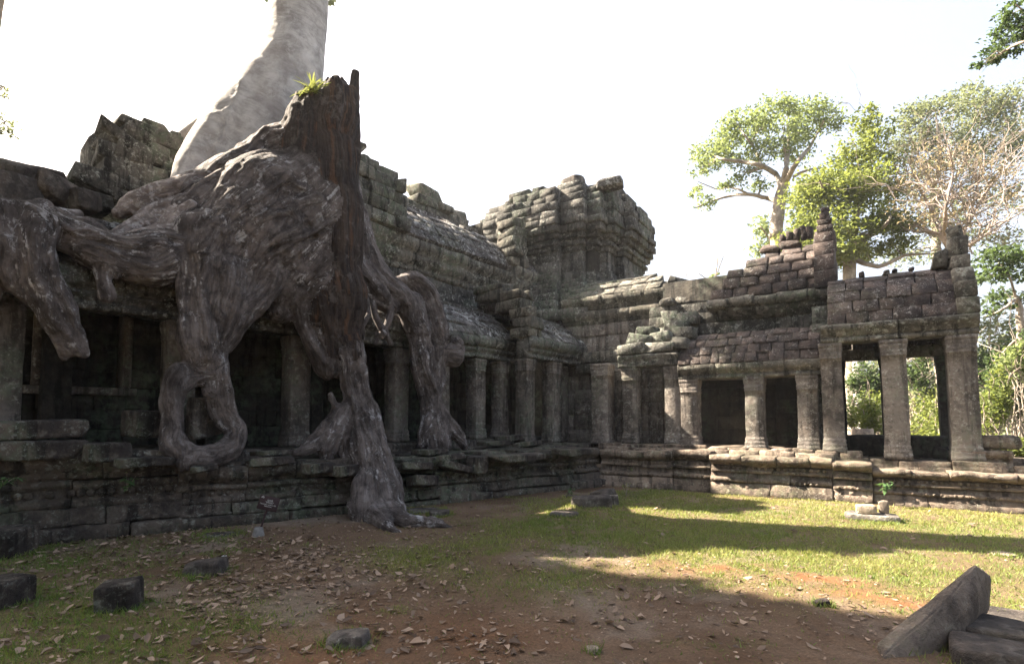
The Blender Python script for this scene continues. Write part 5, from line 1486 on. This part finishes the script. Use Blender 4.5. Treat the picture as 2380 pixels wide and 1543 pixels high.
gstone('pinkish pebble in front of the low grey wedge stone', 455, 1350, .09, .08, .07, .3, 0, 0, 'pillarR', 45)
gstone('half buried brown stone near the bottom edge of the bare earth', 810, 1495, .30, .22, .13, .5, .1, 0, 'pillarR', 46, sq_=.5)
gstone('small tan stone lying on the red earth near the bottom edge', 1378, 1512, .09, .08, .07, .5, .1, 0, 'pale', 47)
gstone('flat grey slab lying beside the standing root', 985, 1187, .62, .45, .07, 1.0, .0, .04, 'loose', 48, sq_=.85)
gstone('small dark slab next to the flat grey one', 1022, 1196, .36, .26, .12, .9, .05, 0, 'loose', 49, sq_=.85)
gstone('flat stone at the terrace foot behind the sign', 512, 1243, .5, .3, .06, .9, 0, 0, 'plat', 50, sq_=.8)
gstone('long dark rock lying in the grass of the court', 1375, 1176, .78, .4, .26, .45, .06, .06, 'loose', 51, 'rocks in the middle of the court', .7)
gstone('broken rock leaning behind the long dark one', 1402, 1166, .5, .4, .32, -.3, .2, .1, 'loose', 52, 'rocks in the middle of the court', .7)
gstone('squared pale chunk at the right end of the rock group', 1424, 1174, .24, .24, .26, .4, .1, 0, 'pillarR', 53, 'rocks in the middle of the court', .8)
gstone('low grey mound stone left of the rock group', 1312, 1198, .5, .35, .12, .3, 0, 0, 'loose', 54, 'rocks in the middle of the court', .4)
gstone('tiny flat stone behind the rock group', 1328, 1156, .26, .2, .1, .3, 0, 0, 'loose', 55, 'rocks in the middle of the court', .6)
gstone('low flat stone carrying two pale stones near the right terrace', 2026, 1206, .78, .5, .15, .1, .0, 0, 'pillarR', 56, sq_=.7)
c = at(2013, 1190, z=.12); c[2] = .10; loose('ground_stone', 'pale squared stone on the left of the low flat stone', 'stone', c, (.30, .24, .15), .1, .08, 0, 'pale', 57, None, .08, .85)
c = at(2054, 1190, z=.12); c[2] = .10; loose('ground_stone', 'upright pale rounded stone on the right of the low flat stone', 'stone', c, (.15, .14, .22), .1, .03, 0, 'pale', 58, None, .08, .6)
gstone('bright flat stone in the sunny grass near the right edge', 2330, 1288, .26, .2, .06, .2, 0, 0, 'pale', 59)
gstone('dark reddish pyramid shaped stone on the path', 1912, 1408, .13, .1, .1, .4, .2, 0, 'roofr', 60)
gstone('small stone beside the terrace at the right end of its shadow', 2240, 1172, .3, .2, .12, .4, .1, 0, 'platR', 61)
gstone('carved step stone at the right edge foot of the terrace', 2330, 1185, .45, .3, .14, .1, 0, 0, 'platR', 62)
gstone('flat ochre stone in the sunlit lawn', 1905, 1290, .22, .15, .04, .2, 0, 0, 'pale', 63)
# the big leaning block and slabs at the lower right
pts_ = [at(2034, 1497, d=4.06), at(2266, 1308, d=4.40), at(2049, 1526, d=3.92), at(2204, 1396, d=4.16), at(2305, 1337, d=4.56), at(2288, 1404, d=4.40), at(2262, 1392, d=4.22), at(2080, 1600, d=3.86), at(2238, 1490, d=4.14),
        at(2060, 1470, d=4.45) - UP * .12, at(2300, 1420, d=4.62)]
bm_ = bmesh.new()
for q in pts_: bm_.verts.new(q)
bmesh.ops.convex_hull(bm_, input=bm_.verts)
bmesh.ops.dissolve_limit(bm_, angle_limit=math.radians(4), verts=bm_.verts, edges=bm_.edges)
bmesh.ops.bevel(bm_, geom=bm_.edges[:], offset=.012, segments=2, affect='EDGES')
bmesh.ops.triangulate(bm_, faces=bm_.faces[:])
for _ in range(3): bmesh.ops.subdivide_edges(bm_, edges=[q for q in bm_.edges if q.calc_length() > .05], cuts=1)
bmesh.ops.triangulate(bm_, faces=bm_.faces[:])
bm_.verts.ensure_lookup_table(); bm_.verts.index_update()
V = np.array([q.co for q in bm_.verts]); T = np.array([[x_.index for x_ in f.verts] for f in bm_.faces]); bm_.free()
V = V + np.stack([fbm(V * 6, 201), fbm(V * 6, 202), fbm(V * 6, 203)], 1) * .010 + np.stack([vnoise(V * 24, 204), vnoise(V * 24, 205), vnoise(V * 24, 206)], 1) * .004
c0 = V.mean(0); c0[2] = 0
mb = MB(); mb.add(V, None, T, .55)
tag(mb.build('leaning_block', M['beam'], None, c0), 'long squared stone beam tilted up out of the ground at the lower right', 'stone block')
gstone('flat weathered slab at the lower right behind the tilted beam', 2370, 1500, .75, .5, .2, -.1, 0, 0, 'loose', 78, 'slabs at the lower right corner', .93)
gstone('flat weathered slab cut by the bottom right corner', 2385, 1560, .8, .36, .2, -.05, 0, 0, 'loose', 79, 'slabs at the lower right corner', .93)
gstone('thin slab lying behind the tilted beam at the right edge', 2390, 1450, .6, .4, .1, -.1, 0, 0, 'loose', 80, 'slabs at the lower right corner', .93)

# carved stones on the right terrace
def moulded(name, lab, cat, fr, a0, a1, pr, mat, base):
    mb = MB(); prof(mb, fr, a0, a1, pr, 5, 6, .08, .012, .0)
    return tag(mb.build(name, M[mat], None, base), lab, cat)
pf = lambda n, d, z: [(n, z), (n + .01, z + .10), (n - .03, z + .13), (n - .07, z + .17), (n - .08, z + .25), (n - .04, z + .28), (n + .01, z + .33), (n + .02, z + .40), (n - .02, z + .43), (n - d + .02, z + .43), (n - d - .02, z + .40), (n - d + .08, z + .25), (n - d + .05, z + .15), (n - d, z + .10), (n - d, z)]
moulded('pedestal', 'moulded waisted stone pedestal standing on the terrace right of the last pillar', 'pedestal', RF, 1.62, 2.42, pf(.42, .6, .67), 'platR', RF(2.02, .12, .67))
blockthing('carved_block', 'carved stone block with figures on the right half of the pedestal', 'carved stone', RF(2.22, .12, 1.245), (.62, .29, .42), (RF.U, RF.N, UP), 'platR', .05, .02)
moulded('carved_block', 'small moulded block with a bead row on the left half of the pedestal', 'carved stone', RF, 1.60, 1.92, [(.34, 1.10), (.36, 1.12), (.34, 1.15), (.36, 1.18), (.33, 1.21), (.35, 1.24), (.0, 1.24), (.0, 1.10)], 'platR', RF(1.76, .2, 1.1))
moulded('carved_beam', 'long dark carved stone beam lying inside the portico', 'carved stone', RF, -.35, 1.55, [(-.75, .87), (-.70, .92), (-.68, 1.05), (-.64, 1.2), (-.62, 1.30), (-.68, 1.34), (-1.15, 1.34), (-1.15, .87)], 'inner', RF(.6, -.9, .87))
blockthing('carved_block', 'small dark moulded block on the terrace between portico and pedestal', 'carved stone', RF(1.48, -.6, 1.0), (.42, .24, .35), (RF.U, RF.N, UP), 'inner', .05, .02)
pm = pillar_mesh(RF, -.62, -4.2, .67, 1.75, .26); tag(pm.build('stone_post', M['pale'], None, RF(-.62, -4.2, .67)), 'short pale stone post seen through the first portico opening', 'post')
mb = MB(); c = at(2005, 1020, y=21.); V = []
for k in range(6):
    for j in range(12):
        r = (.36 if k else .42) * (1 + .06 * math.sin(j * 2.7)) - .01 * k; V.append((c[0] + r * math.cos(j * math.pi / 6), c[1] + r * math.sin(j * math.pi / 6), .0 + 1.4 * k / 5))
Qs = [[k * 12 + j, k * 12 + (j + 1) % 12, (k + 1) * 12 + (j + 1) % 12, (k + 1) * 12 + j] for k in range(5) for j in range(12)]
mb.add(np.array(V), Qs, None, .6, [list(range(60, 72))]); tag(mb.build('sawn_stump', M['pale'], None, (c[0], c[1], 0)), 'sawn orange tree stump beyond the portico', 'stump')

# ------------------------------------------------------------------ the sign
b0 = at(600, 1246, z=0); b0[2] = 0
SG = thing('plant_sign', 'small maroon name sign on a leaning post in a concrete foot', 'sign', b0)
lean = rt * .20 + UP * .98; lean /= np.linalg.norm(lean)
right = rt * .98 - UP * .20; face = -fw * .97 + rt * .05 + UP * .22
right = right - (right @ face) * face / (face @ face); right /= np.linalg.norm(right); face = face / np.linalg.norm(face); upb = np.cross(face, right); upb = upb if upb[2] > 0 else -upb
lp_ = upb
V, Q, B = tubes([(np.array([b0 + lp_ * .08, b0 + lp_ * .42]), np.array([.014, .014]))], 8)
obj('post', mesh_np('post', V, [Q], {'tone': np.full(len(V), .5)}), M['signred'], SG)
V = []; 
for k, (z, r) in enumerate(((-.03, .085), (.02, .085), (.10, .062), (.12, .055), (.12, .0))):
    for j in range(16): V.append(b0 + UP * z + lp_ * z * .1 + (rt * math.cos(j * math.pi / 8) + fw * math.sin(j * math.pi / 8)) * max(r, .001))
Qs = [[k * 16 + j, k * 16 + (j + 1) % 16, (k + 1) * 16 + (j + 1) % 16, (k + 1) * 16 + j] for k in range(4) for j in range(16)]
obj('concrete_foot', mesh_np('concrete_foot', np.array(V), [np.array(Qs)], {}), M['concrete'], SG)
bc = b0 + lp_ * .48 + face * .012
mb = MB(); mb.block(bc, right, upb, face, (.30, .205, .008), .003, 0, 0, .5); BD = mb.build('board', M['signred'], SG)
def text(body, x, y, size, z=.0052):
    cu = bpy.data.curves.new('lettering', 'FONT'); cu.body = body; cu.size = size; cu.align_x = 'CENTER'; cu.align_y = 'CENTER'; cu.extrude = .0004
    tmp = bpy.data.objects.new('tmp', cu); COL.objects.link(tmp)
    dg = bpy.context.evaluated_depsgraph_get()
    me = bpy.data.meshes.new_from_object(tmp.evaluated_get(dg)); bpy.data.objects.remove(tmp)
    co = np.empty(len(me.vertices) * 3, np.float32); me.vertices.foreach_get('co', co); co = co.reshape(-1, 3)
    w = bc + np.outer(co[:, 0] + x, right) + np.outer(co[:, 1] + y, upb) + np.outer(co[:, 2] + z, face)
    me.vertices.foreach_set('co', w.astype(np.float32).ravel()); me.update()
    me.materials.clear()
    return obj('lettering', me, M['signtext'], BD)
TS = .70
for body, x, y, sz in (('\u179f\u17d2\u1796\u1784\u17cb', .02, .065, .055), ('"SPUNG"', .02, .012, .046), ('Tetrameles nudiflora RBr', 0, -.038, .034), ('Datiscaceae', .01, -.080, .034)):
    try: text(body, x * TS, y * .85 * TS + .004, sz * TS)
    except Exception as e: print('text', e)
mb = MB()
for k in range(5): mb.block(bc + right * (-.122 + .009 * k) + upb * (.072 + .004 * (2 - abs(k - 2))) + face * .0055, right, upb, face, (.005, .022 + .006 * (2 - abs(k - 2)), .001), .0003, 0, 0, .5)
mb.build('temple_emblem', M['signtext'], BD)

# ------------------------------------------------------------------ small plants
def sprig(lab, base, h, n, size, lean_=(0, 0, 0), name='small_plant', mat='leaf_plant'):
    t = thing(name, lab, 'plant', base); V, Q = [], []; paths = []
    for _ in range(n):
        v = np.array([rnd.gauss(0, .45), rnd.gauss(0, .45), 1.0]) + np.array(lean_); v /= np.linalg.norm(v)
        P = np.array([base, base + v * h * .5, base + v * h * rnd.uniform(.7, 1.1) - UP * .03]); paths.append((P, np.array([.005, .004, .002])))
        for q in range(7):
            f = rnd.uniform(.25, 1); p_ = P[0] + (P[2] - P[0]) * f
            d = np.array([rnd.gauss(0, 1), rnd.gauss(0, 1), rnd.gauss(.1, .4)]); d /= np.linalg.norm(d); s_ = np.cross(d, UP + RNG.normal(0, .3, 3)); s_ /= np.linalg.norm(s_)
            L_ = size * rnd.uniform(.6, 1.2); b = len(V)
            V += [p_, p_ + d * L_ * .4 + s_ * L_ * .26, p_ + d * L_ - UP * L_ * .2, p_ + d * L_ * .4 - s_ * L_ * .26]; Q.append([b, b + 1, b + 2, b + 3])
    a, b_, c_ = tubes(paths, 4); obj('stem', mesh_np('stem', a, [b_], {'bark': c_}, True), M['gbark'], t)
    obj('leaves', mesh_np('leaves', np.array(V), [np.array(Q)], {'tone': RNG.uniform(0, 1, len(V))}), M[mat], t)
c = at(295, 1140, n=1.05); sprig('small leafy plant growing from a joint of the left terrace', c, .28, 5, .10, (.5, -.1, .2))
c = at(2052, 1145, y=13.0); sprig('dark leafy plant sprouting from the sunlit right terrace', c, .34, 5, .14, (0, -.5, .3))
c = at(1325, 1150, z=0); sprig('green weed at the terrace foot behind the court rocks', c, .22, 6, .08)
c = at(1455, 1150, z=0); sprig('tangled weed at the inner corner of the terrace', c, .35, 8, .06, mat='leaf_b')
c = at(1470, 1095, y=13.1); sprig('tiny weed in the step of the broken corner terrace', c, .18, 4, .06, (0, -.3, 0), mat='leaf_b')
c = at(8, 1125, n=.9); sprig('leafy sprig at the left edge of the terrace', c, .2, 3, .10, (.4, -.1, .2))

# ------------------------------------------------------------------ grass blades and leaf litter
def in_view(x, y, mpx=40):
    v = np.stack([x, y, np.full_like(x, -EYE)], 1); w = v @ fp
    px = CX + F * (v @ rt) / w; py = PPY - F * (v @ upp) / w
    return (w > .5) & (px > -mpx) & (px < W0 + mpx) & (py < H0 + 60)
def inside_court(x, y):
    edge = np.interp(y, [-2.5, 2.4, 4.25, 6.75, 8.5, 10.4, 13.0], [-10.6, -9.62, -8.93, -7.86, -7.25, -6.6, -5.7])
    return (x > edge + .02) & (y < 13.0 + .02 * (x + 5))
def scatter(n, power=1.0):
    r = 3.2 + (16.5 - 3.2) * RNG.uniform(0, 1, n) ** power; a = np.radians(RNG.uniform(-47, 47, n))
    d_ = r; lat = d_ * np.tan(a); x = fw[0] * d_ + rt[0] * lat; y = fw[1] * d_ + rt[1] * lat
    m_ = in_view(x, y) & inside_court(x, y); return x[m_], y[m_]
x, y = scatter(900000, 1.0)
gmk = grass_mask(x, y)
keep = RNG.uniform(0, 1, len(x)) < (gmk ** 1.4) * .42 + .012
x, y, gmk = x[keep], y[keep], gmk[keep]
for sx_, sy_, sr in STONES:                       # grass left standing round the stones
    k_ = int(260 * sr / .3); a = RNG.uniform(0, 6.283, k_); r_ = sr * (.42 + np.abs(RNG.normal(0, .22, k_)))
    x = np.concatenate([x, sx_ + np.cos(a) * r_]); y = np.concatenate([y, sy_ + np.sin(a) * r_]); gmk = np.concatenate([gmk, np.full(k_, 1.3)])
n = len(x); dd = -np.sin(YAW) * x + np.cos(YAW) * y
h = RNG.uniform(.018, .05, n) * (.7 + .6 * gmk) * (1 + .5 * (RNG.uniform(0, 1, n) < .06)); wd = (.0022 + .00055 * dd) * RNG.uniform(.7, 1.3, n)
a = RNG.uniform(0, 6.283, n); bx, by = np.cos(a), np.sin(a); lx, ly = RNG.normal(0, .55, n) * h, RNG.normal(0, .55, n) * h
z0 = ground_z(x, y) - .004
V = np.stack([np.stack([x - bx * wd, y - by * wd, z0], 1), np.stack([x + bx * wd, y + by * wd, z0], 1), np.stack([x + lx, y + ly, z0 + h], 1)], 1).reshape(-1, 3)
dry = np.clip(.45 - .4 * smooth(5.2, 3.5, y) + .5 * smooth(10.8, 12.6, y) * smooth(-4, -1, x) + .5 * gnoise(x, y, .9, 91) + RNG.normal(0, .2, n), 0, 1)
o = obj('grass', mesh_np('grass', V, [np.arange(3 * n).reshape(-1, 3)], {'tone': np.repeat(dry, 3)}), M['grass'])
tag(o, 'short green and straw coloured grass of the court', 'grass', None, 'stuff')
# tufts along the foot of the walls
def leaf_mesh(x, y, size, seed, lift=.0):
    n = len(x); r = np.random.default_rng(seed)
    L_ = size * np.exp(r.normal(-.12, .42, n)).clip(.35, 1.7); Wd = L_ * r.uniform(.28, .62, n); a = r.uniform(0, 6.283, n)
    curl = r.uniform(-.15, .35, n) * L_; side = r.uniform(-.2, .5, n) * Wd
    tilt = r.normal(0, .22, n); z0 = ground_z(x, y) + .006 + lift + r.uniform(0, .012, n)
    U = np.stack([np.cos(a), np.sin(a), tilt], 1); S_ = np.stack([-np.sin(a), np.cos(a), r.normal(0, .25, n)], 1)
    c = np.stack([x, y, z0], 1); up_ = np.array([0, 0, 1.])
    def pt(u, s, k): return c + U * (L_ * u)[:, None] + S_ * (Wd * s)[:, None] + up_ * (curl * (4 * u * u) * .8 + side * abs(s) * 2 * k)[:, None]
    V = np.stack([pt(-.5, 0, 0), pt(-.2, .42, 1), pt(.15, .5, 1), pt(.5, 0, 0), pt(.15, -.5, 1), pt(-.2, -.42, 1), pt(-.2, 0, 0), pt(.15, 0, 0)], 1).reshape(-1, 3)
    Q4 = np.array([[6, 7, 2, 1], [6, 5, 4, 7]]); T3 = np.array([[0, 6, 1], [0, 5, 6], [7, 3, 2], [7, 4, 3]])
    b = (np.arange(n) * 8)[:, None, None]
    return V, (Q4[None] + b).reshape(-1, 4), (T3[None] + b).reshape(-1, 3), np.repeat(r.uniform(0, 1, n), 8)
x, y = scatter(62000, .8)
dens = .13 + .75 * smooth(-3.2, -5.8, x) * smooth(5.5, 3.5, y) + .35 * smooth(.05, .6, gnoise(x, y, .8, 95)) * smooth(6.5, 4.5, y)
dens = dens * np.where(y > 6.5, .30, 1.0) * (.35 + 1.1 * smooth(-.35, .5, gnoise(x, y, 2.2, 96)))
k_ = RNG.uniform(0, 1, len(x)) < dens * .8
x, y = x[k_], y[k_]
V, Q4, T3, tn = leaf_mesh(x, y, .066, 5)
o = obj('leaf_litter', mesh_np('leaf_litter', V, [Q4, T3], {'tone': tn}), M['litter']); tag(o, 'dry brown fallen leaves strewn over the court', 'leaf litter', None, 'stuff')
# crumbs and twigs of bark in the bare earth
x, y = scatter(30000, .75); k_ = (RNG.uniform(0, 1, len(x)) < .55) & (y < 7.5); x, y = x[k_], y[k_]; n = len(x)
V, Q4, T3, tn = leaf_mesh(x, y, .028, 6)
o = obj('ground_debris', mesh_np('ground_debris', V, [Q4, T3], {'tone': tn}), M['litter']); tag(o, 'fine dry twigs and leaf crumbs on the bare earth', 'debris', None, 'stuff')
c = at(520, 1295, z=0); loose('paper_scrap', 'crumpled white paper scrap lying behind the low wedge stone', 'litter', c, (.06, .04, .03), .4, .2, .1, 'paper', 91, None, .5, .3)

# ------------------------------------------------------------------ sunlit haze hanging in the forest air
mb = MB(); mb.block((0, 0, 16.5), (1, 0, 0), (0, 1, 0), UP, (250, 250, 35.2), .001, 0, 0)
m_ = bpy.data.materials.new('thin_haze'); m_.use_nodes = True; nt_ = m_.node_tree
nt_.nodes.remove(nt_.nodes['Principled BSDF'])
pv = nt_.nodes.new('ShaderNodeVolumePrincipled'); pv.inputs['Color'].default_value = (.93, .95, 1, 1); pv.inputs['Density'].default_value = .0006; pv.inputs['Anisotropy'].default_value = .3
nt_.links.new(pv.outputs[0], nt_.nodes['Material Output'].inputs['Volume'])
o = mb.build('haze', m_); tag(o, 'thin pale haze filling the air of the temple court and forest', 'haze', None, 'stuff')
